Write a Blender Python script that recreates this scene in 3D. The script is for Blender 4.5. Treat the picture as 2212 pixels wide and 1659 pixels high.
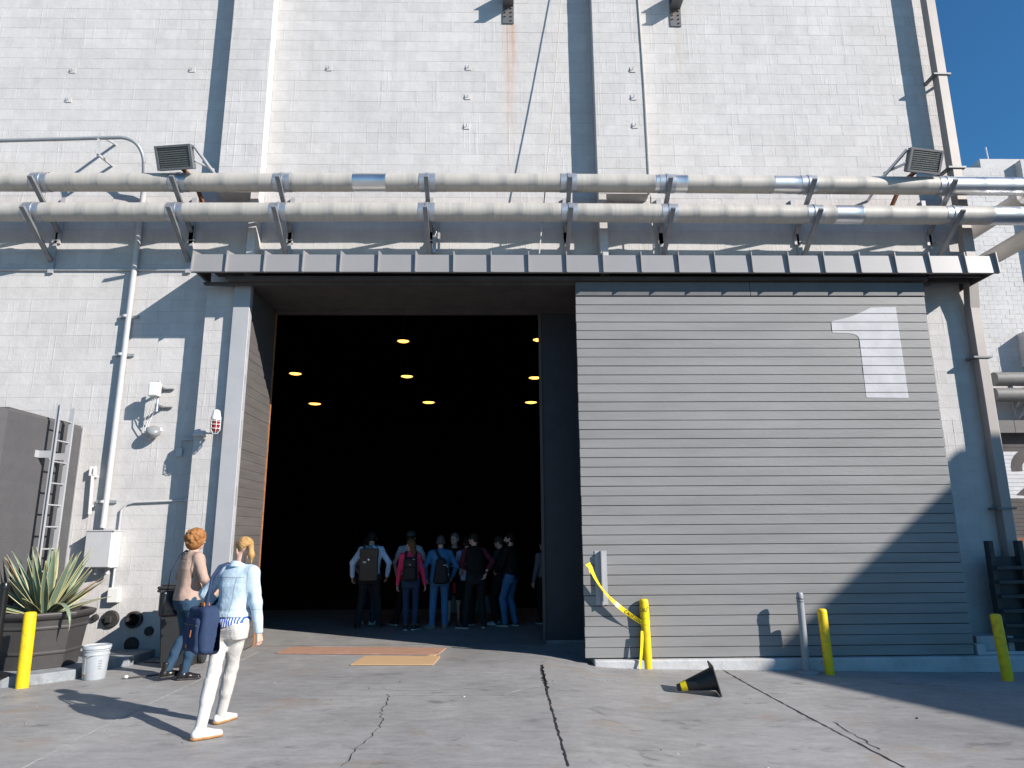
import bpy, bmesh, math, random
import numpy as np
from mathutils import Vector, Matrix, Euler
for o in list(bpy.data.objects): bpy.data.objects.remove(o)
scene = bpy.context.scene
COL = scene.collection

# ------------------------------------------------------------------ camera
CAMZ = 1.66
F_PX, PITCH, ROLL, YAW = 1500.0, math.radians(12.486), math.radians(-0.391), math.radians(1.313)
def _rot(p, r, y):
    cy, sy = math.cos(y), math.sin(y); Ry = np.array([[cy,-sy,0],[sy,cy,0],[0,0,1]])
    B = np.array([[1,0,0],[0,0,-1],[0,1,0.]])
    cp, sp = math.cos(p), math.sin(p); Rp = np.array([[1,0,0],[0,cp,sp],[0,-sp,cp]])
    cr, sr = math.cos(r), math.sin(r); Rr = np.array([[cr,-sr,0],[sr,cr,0],[0,0,1]])
    return Rr@Rp@B@Ry
CM = _rot(PITCH, ROLL, YAW)
cam_d = bpy.data.cameras.new('camera'); cam = bpy.data.objects.new('camera', cam_d); COL.objects.link(cam)
cam_d.sensor_width = 36; cam_d.sensor_fit = 'HORIZONTAL'; cam_d.lens = F_PX/2212*36
cam_d.clip_start = 0.05; cam_d.clip_end = 2000
mw = Matrix.Identity(4)
for i in range(3):
    mw[i][0] = CM[0][i]; mw[i][1] = -CM[1][i]; mw[i][2] = -CM[2][i]
mw.translation = (0, 0, CAMZ); cam.matrix_world = mw
scene.camera = cam

# ------------------------------------------------------------------ light
SUN_EL = math.radians(28.5)
LD = Vector((-0.834*math.cos(SUN_EL), 0.552*math.cos(SUN_EL), -math.sin(SUN_EL))).normalized()   # travel of the light
world = bpy.data.worlds.new('World'); scene.world = world; world.use_nodes = True
wn = world.node_tree.nodes; wl = world.node_tree.links; wn.clear()
sky = wn.new('ShaderNodeTexSky'); sky.sky_type = 'NISHITA'; sky.sun_disc = False
sky.sun_elevation = SUN_EL; sky.sun_rotation = math.atan2(-LD.x, -LD.y)
sky.altitude = 100; sky.air_density = 1.0; sky.dust_density = 0.2; sky.ozone_density = 3.0
bg = wn.new('ShaderNodeBackground'); bg.inputs[1].default_value = 0.076
out = wn.new('ShaderNodeOutputWorld'); tint = wn.new('ShaderNodeMix'); tint.data_type = 'RGBA'; tint.blend_type = 'MULTIPLY'; tint.inputs[0].default_value = 1.0; tint.inputs[7].default_value = (.40, .87, 1.12, 1)   # camera white balance: deeper blue sky all round
wl.new(sky.outputs[0], tint.inputs[6]); wl.new(tint.outputs[2], bg.inputs[0]); wl.new(bg.outputs[0], out.inputs[0])
sd = bpy.data.lights.new('sun', 'SUN'); sd.energy = 5.0; sd.angle = math.radians(0.53); sd.color = (1.0, 0.93, 0.855)
sun = bpy.data.objects.new('sun', sd); COL.objects.link(sun); sun.rotation_euler = LD.to_track_quat('-Z', 'Y').to_euler(); sun.location = (20, -15, 20)
vs = scene.view_settings; vs.view_transform = 'Standard'; vs.look = 'None'; vs.exposure = 0.64; vs.gamma = 1.0; vs.use_curve_mapping = False
scene.render.engine = 'CYCLES'
scene.cycles.max_bounces = 6; scene.cycles.diffuse_bounces = 3; scene.cycles.glossy_bounces = 3
scene.cycles.transparent_max_bounces = 6; scene.cycles.caustics_reflective = False; scene.cycles.caustics_refractive = False

# ------------------------------------------------------------------ pixel -> place (pixel units of a 2212 wide view of the photo)
def ray(u, v): return CM.T@np.array([(u-1106)/F_PX, (v-829.5)/F_PX, 1.0])
def atY(u, v, Y): d = ray(u, v); t = Y/d[1]; return Vector((t*d[0], Y, CAMZ+t*d[2]))
def atX(u, v, X): d = ray(u, v); t = X/d[0]; return Vector((X, t*d[1], CAMZ+t*d[2]))
def atZ(u, v, Z=0.0): d = ray(u, v); t = (Z-CAMZ)/d[2]; return Vector((t*d[0], t*d[1], Z))
def px_scale(p): return float((CM@np.array([p[0], p[1], p[2]-CAMZ]))[2])
def sstep(a, b, x): t = min(1, max(0, (x-a)/(b-a))); return t*t*(3-2*t)
def gz(x, y): return float(np.interp(x, [.6, .9, 1.25, 1.6, 2.2, 3.4, 6.0, 8.0], [0, -.02, -.07, -.105, -.125, -.15, -.20, -.22]))*(1.0 if x > 8.2 else 1-sstep(11.0, 11.4, y))
def atG(u, v):
    z = 0.0
    for _ in range(6):
        p = atZ(u, v, z); z = gz(p.x, p.y)
    return atZ(u, v, z)

# key depths of the building (metres in front of the camera)
YW, YP, YPOST, YC, YD, YO = 10.85, 10.58, 10.45, 10.02, 10.28, 11.75
YPIPE = 10.26

# ------------------------------------------------------------------ materials
def S(r, g, b):
    f = lambda c: (c/255/12.92) if c/255 <= .04045 else ((c/255+.055)/1.055)**2.4
    return (f(r), f(g), f(b))
MATS = {}
def pm(name, col, rough=.6, metal=0., var=.12, vscale=5., bump=.15, bscale=60., stretch=(1,1,1), coord='Object', spec=.4, bdist=.01, dirt=None, dscale=1.5, damt=.5, wrinkle=0., wscale=16.):
    if name in MATS: return MATS[name]
    m = bpy.data.materials.new(name); m.use_nodes = True; n = m.node_tree.nodes; l = m.node_tree.links
    b = n['Principled BSDF']; b.inputs['Roughness'].default_value = rough; b.inputs['Metallic'].default_value = metal
    b.inputs['Specular IOR Level'].default_value = spec
    if coord == 'Object':
        tc = n.new('ShaderNodeTexCoord'); src = tc.outputs['Object']
    else:
        tc = n.new('ShaderNodeNewGeometry'); src = tc.outputs['Position']
    mp = n.new('ShaderNodeMapping'); mp.inputs['Scale'].default_value = stretch; l.new(src, mp.inputs[0])
    nz = n.new('ShaderNodeTexNoise'); nz.inputs['Scale'].default_value = vscale; nz.inputs['Detail'].default_value = 6; nz.inputs['Roughness'].default_value = .65
    l.new(mp.outputs[0], nz.inputs[0])
    mr = n.new('ShaderNodeMapRange'); mr.inputs[1].default_value = .3; mr.inputs[2].default_value = .7; mr.inputs[3].default_value = 1-var; mr.inputs[4].default_value = 1+var
    l.new(nz.outputs[0], mr.inputs[0])
    mul = n.new('ShaderNodeVectorMath'); mul.operation = 'SCALE'; mul.inputs[0].default_value = col[:3]; l.new(mr.outputs[0], mul.inputs['Scale'])
    cur = mul.outputs[0]
    if dirt:
        dz = n.new('ShaderNodeTexNoise'); dz.inputs['Scale'].default_value = dscale; dz.inputs['Detail'].default_value = 8; dz.inputs['Roughness'].default_value = .7
        l.new(mp.outputs[0], dz.inputs[0])
        dr = n.new('ShaderNodeMapRange'); dr.inputs[1].default_value = .5; dr.inputs[2].default_value = .72; dr.inputs[3].default_value = 0; dr.inputs[4].default_value = damt
        l.new(dz.outputs[0], dr.inputs[0])
        mx = n.new('ShaderNodeMix'); mx.data_type = 'RGBA'; l.new(dr.outputs[0], mx.inputs[0]); l.new(cur, mx.inputs[6]); mx.inputs[7].default_value = (*dirt, 1); cur = mx.outputs[2]
    l.new(cur, b.inputs['Base Color'])
    if bump:
        bz = n.new('ShaderNodeTexNoise'); bz.inputs['Scale'].default_value = bscale; bz.inputs['Detail'].default_value = 5; l.new(mp.outputs[0], bz.inputs[0])
        bp = n.new('ShaderNodeBump'); bp.inputs['Strength'].default_value = bump; bp.inputs['Distance'].default_value = bdist
        l.new(bz.outputs[0], bp.inputs['Height']); last = bp.outputs[0]
        if wrinkle:
            wz = n.new('ShaderNodeTexNoise'); wz.inputs['Scale'].default_value = wscale; wz.inputs['Detail'].default_value = 3; wz.inputs['Distortion'].default_value = 1.6; l.new(mp.outputs[0], wz.inputs[0])
            b2 = n.new('ShaderNodeBump'); b2.inputs['Strength'].default_value = wrinkle; b2.inputs['Distance'].default_value = .03; l.new(wz.outputs[0], b2.inputs['Height']); l.new(last, b2.inputs['Normal']); last = b2.outputs[0]
        l.new(last, b.inputs['Normal'])
    MATS[name] = m; m['bsdf'] = 1
    return m
def emit(name, col, s):
    m = bpy.data.materials.new(name); m.use_nodes = True; b = m.node_tree.nodes['Principled BSDF']
    b.inputs['Base Color'].default_value = (*col, 1); b.inputs['Emission Color'].default_value = (*col, 1); b.inputs['Emission Strength'].default_value = s
    MATS[name] = m; return m

# ------------------------------------------------------------------ mesh helpers
def wloc(o):
    v = Vector((0, 0, 0))
    while o is not None: v += o.location; o = o.parent
    return v
def tag(o, label=None, cat=None, group=None, kind=None):
    if label: o['label'] = label
    if cat: o['category'] = cat
    if group: o['group'] = group
    if kind: o['kind'] = kind
    return o
def thing(name, loc, label, cat, group=None):
    o = bpy.data.objects.new(name, None); o.empty_display_size = .1; COL.objects.link(o); o.location = loc
    return tag(o, label, cat, group)
def child(o, parent): o.parent = parent; return o
class MB:
    def __init__(s): s.v = []; s.f = []; s.m = []
    def add(s, vs, fs, mi=0):
        k = len(s.v); s.v += [tuple(p) for p in vs]; s.f += [tuple(i+k for i in q) for q in fs]; s.m += [mi]*len(fs); return s
    BF = [(0,3,2,1),(4,5,6,7),(0,1,5,4),(1,2,6,5),(2,3,7,6),(3,0,4,7)]
    def box(s, x0, x1, y0, y1, z0, z1, mi=0):
        return s.add([(x0,y0,z0),(x1,y0,z0),(x1,y1,z0),(x0,y1,z0),(x0,y0,z1),(x1,y0,z1),(x1,y1,z1),(x0,y1,z1)], MB.BF, mi)
    def obox(s, c, ax, ay, az, mi=0):
        c, ax, ay, az = Vector(c), Vector(ax), Vector(ay), Vector(az)
        P = [c+sx*ax+sy*ay+sz*az for sz in (-1,1) for sx, sy in ((-1,-1),(1,-1),(1,1),(-1,1))]
        return s.add(P, MB.BF, mi)
    def bar(s, a, b, w, h, up=(0,0,1), mi=0):
        a, b = Vector(a), Vector(b); d = (b-a); L = d.length; d.normalize(); up = Vector(up)
        x = d.cross(up)
        if x.length < 1e-3: x = d.cross(Vector((1,0,0)))
        x.normalize(); y = x.cross(d); return s.obox((a+b)/2, x*w/2, d*L/2, y*h/2, mi)
    def tube(s, path, r, n=10, caps=True, mi=0, closed=False):
        P = [Vector(p) for p in path]; R = r if isinstance(r, (list, tuple)) else [r]*len(P)
        rings = []; up = None
        for i, p in enumerate(P):
            a = P[i-1] if i > 0 else P[0]; b = P[i+1] if i < len(P)-1 else P[-1]
            d = (b-a).normalized()
            if up is None:
                up = Vector((0,0,1)) if abs(d.z) < .9 else Vector((1,0,0))
            x = d.cross(up).normalized(); y = x.cross(d).normalized(); up = y
            rings.append([p+R[i]*(math.cos(2*math.pi*k/n)*x+math.sin(2*math.pi*k/n)*y) for k in range(n)])
        vs = [q for rg in rings for q in rg]; fs = []
        for i in range(len(P)-1):
            for k in range(n): fs.append((i*n+k, i*n+(k+1) % n, (i+1)*n+(k+1) % n, (i+1)*n+k))
        if caps: fs += [tuple(range(n))[::-1], tuple(range((len(P)-1)*n, len(P)*n))]
        return s.add(vs, fs, mi)
    def lathe(s, prof, c=(0,0,0), n=24, mi=0, M=None, caps=True):
        M = M or Matrix.Identity(3); c = Vector(c); vs = []; fs = []
        for r, z in prof:
            for k in range(n): vs.append(c+M@Vector((r*math.cos(2*math.pi*k/n), r*math.sin(2*math.pi*k/n), z)))
        for i in range(len(prof)-1):
            for k in range(n): fs.append((i*n+k, i*n+(k+1) % n, (i+1)*n+(k+1) % n, (i+1)*n+k))
        if caps: fs += [tuple(range(n))[::-1], tuple(range((len(prof)-1)*n, len(prof)*n))]
        return s.add(vs, fs, mi)
    def prism(s, poly, z0, z1, mi=0):
        n = len(poly); vs = [(p[0], p[1], z0) for p in poly]+[(p[0], p[1], z1) for p in poly]
        return s.add(vs, [tuple(range(n))[::-1], tuple(range(n, 2*n))]+[(i, (i+1) % n, n+(i+1) % n, n+i) for i in range(n)], mi)
    def ribbon(s, pts, widths, nrm=(0,0,1), mi=0):
        P = [Vector(p) for p in pts]; nrm = Vector(nrm); vs = []
        for i, p in enumerate(P):
            d = (P[min(i+1, len(P)-1)]-P[max(i-1, 0)]).normalized(); x = d.cross(nrm).normalized()
            w = widths[i] if isinstance(widths, (list, tuple)) else widths
            vs += [p-x*w/2, p+x*w/2]
        return s.add(vs, [(2*i, 2*i+1, 2*i+3, 2*i+2) for i in range(len(P)-1)], mi)
    def mesh(s, name, mats, off=Vector((0,0,0)), smooth=None):
        me = bpy.data.meshes.new(name)
        me.from_pydata([(v[0]-off.x, v[1]-off.y, v[2]-off.z) for v in s.v], [], s.f)
        for m in (mats if isinstance(mats, (list, tuple)) else [mats]): me.materials.append(m)
        me.polygons.foreach_set('material_index', s.m)
        bm = bmesh.new(); bm.from_mesh(me); bmesh.ops.recalc_face_normals(bm, faces=bm.faces); bm.to_mesh(me); bm.free()
        if smooth:
            me.polygons.foreach_set('use_smooth', [True]*len(me.polygons)); me.set_sharp_from_angle(angle=math.radians(smooth))
        me.update(); return me
    def build(s, name, mats, parent=None, smooth=None, bevel=0, local=False, seg=1):
        if parent is not None:
            off = Vector((0,0,0)) if local else wloc(parent); loc = Vector((0,0,0))
        else:
            a = np.array(s.v); lo = a.min(0); hi = a.max(0); off = Vector(((lo[0]+hi[0])/2, (lo[1]+hi[1])/2, lo[2])); loc = off
        me = s.mesh(name, mats, off, smooth); o = bpy.data.objects.new(name, me); COL.objects.link(o)
        o.location = loc
        if parent is not None: o.parent = parent
        if bevel:
            b = o.modifiers.new('bevel', 'BEVEL'); b.width = bevel; b.segments = seg; b.limit_method = 'ANGLE'; b.angle_limit = math.radians(40)
        return o
def link_mesh(name, me, loc, parent=None):
    o = bpy.data.objects.new(name, me); COL.objects.link(o); o.location = Vector(loc)-(wloc(parent) if parent else Vector((0,0,0)))
    if parent: o.parent = parent
    return o
def zrot_to(d):           # matrix turning +Z onto d
    return Vector(d).normalized().to_track_quat('Z', 'Y').to_matrix()
rnd = random.Random(7)
# ------------------------------------------------------------------ setting materials
def wall_material(name, base, stains=(), drip=True):
    m = bpy.data.materials.new(name); m.use_nodes = True; n = m.node_tree.nodes; l = m.node_tree.links
    b = n['Principled BSDF']; b.inputs['Roughness'].default_value = .75; b.inputs['Specular IOR Level'].default_value = .25
    g = n.new('ShaderNodeNewGeometry'); sp = n.new('ShaderNodeSeparateXYZ'); l.new(g.outputs['Position'], sp.inputs[0])
    def math_(op, a, b_=None, c=None):
        q = n.new('ShaderNodeMath'); q.operation = op
        for i, v in enumerate((a, b_, c)):
            if v is None: continue
            if isinstance(v, (int, float)): q.inputs[i].default_value = v
            else: l.new(v, q.inputs[i])
        return q.outputs[0]
    def noise(scale, detail=6, rough=.6, st=(1,1,1)):
        mp = n.new('ShaderNodeMapping'); mp.inputs['Scale'].default_value = st; l.new(g.outputs['Position'], mp.inputs[0])
        q = n.new('ShaderNodeTexNoise'); q.inputs['Scale'].default_value = scale; q.inputs['Detail'].default_value = detail; q.inputs['Roughness'].default_value = rough
        l.new(mp.outputs[0], q.inputs[0]); return q.outputs[0]
    def rng(x, a, b_, c, d):
        q = n.new('ShaderNodeMapRange'); l.new(x, q.inputs[0]); 
        for i, v in enumerate((a, b_, c, d)): q.inputs[i+1].default_value = v
        return q.outputs[0]
    row = math_('FLOOR', math_('DIVIDE', sp.outputs[2], .203)); par = math_('MULTIPLY', math_('MODULO', math_('ADD', row, 100.0), 2.0), .5)
    colm = math_('FLOOR', math_('ADD', math_('DIVIDE', sp.outputs[0], .406), par))
    cv = n.new('ShaderNodeCombineXYZ'); l.new(colm, cv.inputs[0]); l.new(row, cv.inputs[1])
    wnz = n.new('ShaderNodeTexWhiteNoise'); wnz.noise_dimensions = '2D'; l.new(cv.outputs[0], wnz.inputs['Vector'])
    tone = rng(wnz.outputs['Value'], 0, 1, .95, 1.03)
    tone = math_('MULTIPLY', tone, rng(noise(.55, 5), .3, .7, .93, 1.05))
    tone = math_('MULTIPLY', tone, rng(noise(5, 8, .75), .3, .72, .89, 1.06))
    tone = math_('MULTIPLY', tone, rng(noise(60, 4, .7), .25, .75, .94, 1.05))
    if drip: tone = math_('MULTIPLY', tone, rng(noise(1, 4, .5, (7, 1, .12)), .35, .65, .965, 1.02))
    sc = n.new('ShaderNodeVectorMath'); sc.operation = 'SCALE'; sc.inputs[0].default_value = base; l.new(tone, sc.inputs['Scale'])
    cur = sc.outputs[0]
    for (x0, zt, zb, w, amt) in stains:
        wob = math_('MULTIPLY', math_('SUBTRACT', noise(1, 3, .5, (1, 1, .6)), .5), .12)
        dx = math_('ABSOLUTE', math_('ADD', math_('SUBTRACT', sp.outputs[0], x0), wob))
        a = rng(dx, 0, w, 1, 0); zf = rng(sp.outputs[2], zb, zt, 0, 1); cut = math_('LESS_THAN', sp.outputs[2], zt)
        st = rng(noise(1, 6, .8, (22, 1, .7)), .32, .66, 0, 1)
        f = math_('MULTIPLY', math_('MULTIPLY', math_('MULTIPLY', a, math_('POWER', zf, 1.3)), cut), math_('MULTIPLY', st, amt))
        mx = n.new('ShaderNodeMix'); mx.data_type = 'RGBA'; l.new(f, mx.inputs[0]); l.new(cur, mx.inputs[6]); mx.inputs[7].default_value = (.42, .19, .06, 1); cur = mx.outputs[2]
    l.new(cur, b.inputs['Base Color'])
    h = math_('ADD', math_('MULTIPLY', noise(55, 6, .7), .7), math_('MULTIPLY', noise(14, 4, .6), .8))
    h = math_('ADD', h, math_('MULTIPLY', rng(noise(1, 2, .5, (30, 1, .9)), .62, .70, 0, 1), .5))
    bp = n.new('ShaderNodeBump'); bp.inputs['Strength'].default_value = .42; bp.inputs['Distance'].default_value = .012
    l.new(h, bp.inputs['Height']); l.new(bp.outputs[0], b.inputs['Normal'])
    return m
PL1 = atY(1098, 52, YW); PL2 = atY(1460, 58, YW)
M_WALL = wall_material('painted_block_wall', (.548, .533, .522), stains=((PL1.x+.02, PL1.z+.0, PL1.z-3.6, .16, .95), (PL2.x+.01, PL2.z, PL2.z-2.6, .08, .3)))
M_WALL2 = wall_material('painted_block_far', (.52, .51, .505), drip=False)
M_SHED = wall_material('painted_block_charcoal', (.096, .095, .10), drip=False)
def concrete_material(name, base, dark=1.0):
    m = bpy.data.materials.new(name); m.use_nodes = True; n = m.node_tree.nodes; l = m.node_tree.links
    b = n['Principled BSDF']; b.inputs['Specular IOR Level'].default_value = .45
    g = n.new('ShaderNodeNewGeometry')
    def noise(scale, detail=6, rough=.6, st=(1,1,1), rot=0):
        mp = n.new('ShaderNodeMapping'); mp.inputs['Scale'].default_value = st; mp.inputs['Rotation'].default_value = (0, 0, rot); l.new(g.outputs['Position'], mp.inputs[0])
        q = n.new('ShaderNodeTexNoise'); q.inputs['Scale'].default_value = scale; q.inputs['Detail'].default_value = detail; q.inputs['Roughness'].default_value = rough; q.inputs['Distortion'].default_value = .4
        l.new(mp.outputs[0], q.inputs[0]); return q.outputs[0]
    def rng(x, a, b_, c, d):
        q = n.new('ShaderNodeMapRange'); l.new(x, q.inputs[0])
        for i, v in enumerate((a, b_, c, d)): q.inputs[i+1].default_value = v
        return q.outputs[0]
    def mul(a, b_):
        q = n.new('ShaderNodeMath'); q.operation = 'MULTIPLY'; l.new(a, q.inputs[0]); l.new(b_, q.inputs[1]); return q.outputs[0]
    t = rng(noise(.5, 6, .6), .3, .7, .76, 1.16)
    t = mul(t, rng(noise(3.5, 8, .7, (1, 2.4, 1), .12), .3, .7, .80, 1.15))
    t = mul(t, rng(noise(22, 6, .75, (1, 1.6, 1)), .3, .7, .88, 1.1))
    t = mul(t, rng(noise(150, 3, .7), .3, .7, .9, 1.08))
    sc = n.new('ShaderNodeVectorMath'); sc.operation = 'SCALE'; sc.inputs[0].default_value = base; l.new(t, sc.inputs['Scale']); cur = sc.outputs[0]
    for (s, a, c, amt, st) in ((.8, .56, (.26, .19, .13), .42, (1, 1.5, 1)), (2.2, .58, (.06, .06, .062), .6, (1, 1.8, 1)), (14, .69, (.5, .49, .46), .6, (1, 1.5, 1))):
        q = noise(s, 7, .7, st, .3); f = rng(q, a, a+.12, 0, amt*dark)
        mx = n.new('ShaderNodeMix'); mx.data_type = 'RGBA'; l.new(f, mx.inputs[0]); l.new(cur, mx.inputs[6]); mx.inputs[7].default_value = (*c, 1); cur = mx.outputs[2]
    l.new(cur, b.inputs['Base Color'])
    l.new(rng(noise(2.5, 6, .7), .3, .7, .48, .72), b.inputs['Roughness'])
    bp = n.new('ShaderNodeBump'); bp.inputs['Strength'].default_value = .3; bp.inputs['Distance'].default_value = .006
    l.new(noise(70, 6, .75, (1, 1.5, 1)), bp.inputs['Height']); l.new(bp.outputs[0], b.inputs['Normal'])
    return m
M_GROUND = concrete_material('yard_concrete', (.295, .29, .287))
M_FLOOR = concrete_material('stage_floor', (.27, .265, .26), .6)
M_BLACK = pm('stage_black', (.016, .014, .0135), .95, var=.25, vscale=1.5, bump=.2, bscale=12, coord='Position', spec=.08)
M_DARKPAINT = pm('charcoal_paint', (.105, .097, .094), .55, var=.14, vscale=3, bump=.25, bscale=45, stretch=(1, .4, 3), coord='Position')
M_DOOR = pm('door_grey_paint', (.232, .229, .227), .5, var=.12, vscale=1.6, bump=.28, bscale=22, stretch=(.35, 1, 2.4), coord='Position', bdist=.008)
M_GAP = pm('plank_joint_dark', (.03, .028, .028), .9, bump=0)
M_NUM = pm('number_paint', (.46, .462, .48), .6, var=.12, vscale=3, bump=.2, bscale=30, coord='Position')
M_FASCIA = pm('fascia_sheet', (.265, .26, .262), .42, .0, var=.05, vscale=1.3, bump=.03, bscale=3, coord='Position', spec=.5)
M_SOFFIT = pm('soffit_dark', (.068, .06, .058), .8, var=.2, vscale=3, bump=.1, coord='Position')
M_POST = pm('post_grey', (.37, .375, .39), .45, var=.06, vscale=3, bump=.06, bscale=20, coord='Position')
M_TRIM = pm('rusty_trim', (.36, .15, .06), .8, var=.3, vscale=12, bump=.2, coord='Position')
M_CURB = pm('painted_kerb', (.47, .475, .48), .7, var=.14, vscale=6, bump=.5, bscale=25, coord='Position', dirt=(.24, .21, .19), dscale=3, damt=.8)
M_JOINT = pm('joint_sealant', (.022, .021, .02), .85, var=.3, vscale=30, bump=.3)
M_JOINTL = pm('joint_mortar', (.40, .39, .37), .9, var=.2, vscale=20, bump=.3)

# ------------------------------------------------------------------ ground
def axis(lo, hi, fine0, fine1, step, coarse):
    a = list(np.arange(fine0, fine1+1e-6, step)); x = fine0
    L = []; c = coarse
    while x > lo: x -= c; c *= 1.6; L.append(max(x, lo))
    x = fine1; R = []; c = coarse
    while x < hi: x += c; c *= 1.6; R.append(min(x, hi))
    return L[::-1]+a+R
GX = axis(-300, 300, -9, 10, .25, 2); GY = axis(-300, 400, 1, 12.5, .25, 2)
gm = MB(); gm.v = [(x, y, gz(x, y)) for y in GY for x in GX]; nx = len(GX)
gm.f = [(j*nx+i, j*nx+i+1, (j+1)*nx+i+1, (j+1)*nx+i) for j in range(len(GY)-1) for i in range(nx-1)]; gm.m = [0]*len(gm.f)
ground_me = gm.mesh('ground', M_GROUND, smooth=60); ground = bpy.data.objects.new('ground', ground_me); COL.objects.link(ground); tag(ground, 'grey weathered concrete yard in front of the stage', 'ground', kind='structure')
# joints and cracks
def crack(pts, w, mat, name, jit=.0, step=.06, lift=.004, seed=1):
    r = random.Random(seed); P = [atG(*q) for q in pts]; out_ = []; W_ = []
    for a, b in zip(P[:-1], P[1:]):
        n = max(2, int((b-a).length/step)); side = (b-a).cross(Vector((0, 0, 1))).normalized()
        for i in range(n):
            p = a.lerp(b, i/n)+side*r.uniform(-jit, jit); p.z = gz(p.x, p.y)+lift; out_.append(p); W_.append(w*r.uniform(.45, 1.45))
    m = MB(); m.ribbon(out_, W_); return m.build(name, mat, ground)
crack([(1170,1437),(1176,1462),(1184,1500),(1196,1545),(1212,1600),(1229,1662)], .017, M_JOINT, 'joint', .008, seed=3)
crack([(1169,1436),(1172,1452),(1177,1470),(1183,1490)], .034, M_JOINT, 'crack', .02, seed=31)
crack([(1562,1448),(1640,1492),(1740,1546),(1850,1604),(1964,1664)], .019, M_JOINT, 'joint', .006, seed=4)
crack([(1800,1560),(1850,1590),(1905,1624)], .010, M_JOINT, 'crack', .02, seed=41)
crack([(45,1662),(180,1592),(330,1518),(430,1470),(500,1437),(560,1408)], .02, M_JOINTL, 'joint', .006, seed=5)
crack([(0,1506),(60,1484),(110,1478)], .02, M_JOINTL, 'joint', .01, seed=51)
crack([(838,1500),(836,1520),(822,1540),(828,1560),(808,1584),(790,1600),(770,1618),(752,1640),(738,1662)], .0065, M_JOINT, 'crack', .02, seed=6)
crack([(520,1502),(640,1503),(800,1503),(960,1502),(1170,1501)], .010, M_JOINTL, 'joint', .006, seed=7)
crack([(830,1490),(900,1493),(1000,1488),(1080,1480),(1125,1475)], .016, M_JOINTL, 'crack', .012, seed=8)
crack([(1085,1502),(1120,1492),(1172,1482)], .022, M_JOINTL, 'crack', .012, seed=81)
crack([(640,1398),(760,1397),(900,1398),(1040,1399)], .012, M_JOINTL, 'joint', .004, seed=9)
# stage floor
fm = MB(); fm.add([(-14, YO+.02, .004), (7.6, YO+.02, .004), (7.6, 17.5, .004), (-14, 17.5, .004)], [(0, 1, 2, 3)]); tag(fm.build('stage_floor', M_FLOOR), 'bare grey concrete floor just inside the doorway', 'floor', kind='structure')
fm = MB(); fm.add([(-14, 17.5, .004), (7.6, 17.5, .004), (7.6, 42, .004), (-14, 42, .004)], [(0, 1, 2, 3)]); tag(fm.build('shaded_stage_floor', pm('stage_floor_shade', (.022, .021, .021), .8, var=.3, vscale=2, bump=.1, coord='Position', spec=.15)), 'floor deep inside the sound stage, coloured black for the fading light', 'floor', kind='structure')  # fall-off of daylight deep inside is put into this black floor colour

# ------------------------------------------------------------------ main building
stage = thing('stage_building', (0, YW, 0), 'tall pale grey concrete block sound stage with an open black doorway', 'building')
XL, XP1a, XP1b, XP2a, XP2b, XR = -18.0, -4.60, -3.91, 1.705, 2.56, 8.06
ZT, ZN, ZCAN = 13.6, 7.25, 5.6
OX0, OX1, OZ = -3.87, .74, 5.53                 # inner opening
wb = MB(); e = .0035
wb.box(XL, OX0-.05, YW+e, YO, -.4, ZT)          # left of doorway
wb.box(2.0, XR, YW+e, YO, -.4, 5.6)             # right of doorway
wb.box(OX0-.05, XR, YW+e, YO, 5.6, ZT)          # above
wall = wb.build('wall', M_WALL, stage)
pb = MB(); pb.box(XP1a+e, XP1b-e, YP+e, YW+.005, ZN, ZT); pb.box(XP1b-.13, XP1b-e, YP+e, YW+.004, ZCAN, ZN-.002); pb.box(XP1a+e, OX0-.09, YP+e, YW+.005, -.3, ZCAN)
pb.build('pilaster', M_WALL, stage)
pb = MB(); pb.box(XP2a+e, XP2b-e, YP+e, YW+.005, ZN, ZT); pb.box(XP2a+e, XP2a+.13, YP+e, YW+.004, ZCAN, ZN-.002)
pb.build('pilaster', M_WALL, stage)
# concrete blocks: each with its own bevelled face
BW, BH, J = .406, .203, .0013
blocks = []
def course(x0, x1, z0, z1, Y):
    r0 = math.floor(z0/BH); r1 = math.ceil(z1/BH)
    for r in range(r0, r1):
        za, zb = max(z0, r*BH), min(z1, (r+1)*BH)
        if zb-za < .03: continue
        offx = -.5*BW*((r+100) % 2)
        c0 = math.floor((x0-offx)/BW); c1 = math.ceil((x1-offx)/BW)
        for c in range(c0, c1):
            xa, xb = max(x0, offx+c*BW), min(x1, offx+(c+1)*BW)
            if xb-xa < .03: continue
            blocks.append((xa, xb, za, zb, Y))
course(-10.4, XP1a, -.05, ZT-.1, YW); course(XP1b, XP2a, 5.7, ZT-.1, YW); course(XP2b, XR, 5.7, ZT-.1, YW); course(6.3, XR, -.25, 5.7, YW)
course(XP1a, XP1b-.14, 5.7, ZN, YW); course(XP2a+.14, XP2b, 5.7, ZN, YW)
course(XP1a, XP1b, ZN, ZT-.1, YP); course(XP2a, XP2b, ZN, ZT-.1, YP); course(XP1a, OX0-.10, -.05, ZCAN-.02, YP)
def block_geo(mb, xa, xb, za, zb, Y, d, ch=.0014):
    g = J/2; xa += g; xb -= g; za += g; zb -= g
    yb = Y+.012; yf = Y-d
    o_ = [(xa, yb, za), (xb, yb, za), (xb, yb, zb), (xa, yb, zb)]; m_ = [(xa, yf+ch, za), (xb, yf+ch, za), (xb, yf+ch, zb), (xa, yf+ch, zb)]
    i_ = [(xa+ch, yf, za+ch), (xb-ch, yf, za+ch), (xb-ch, yf, zb-ch), (xa+ch, yf, zb-ch)]
    fs = [(8, 9, 10, 11)]
    for k in range(4):
        k2 = (k+1) % 4; fs += [(4+k, 4+k2, 8+k2, 8+k), (k, k2, 4+k2, 4+k)]
    mb.add(o_+m_+i_, fs)
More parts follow.
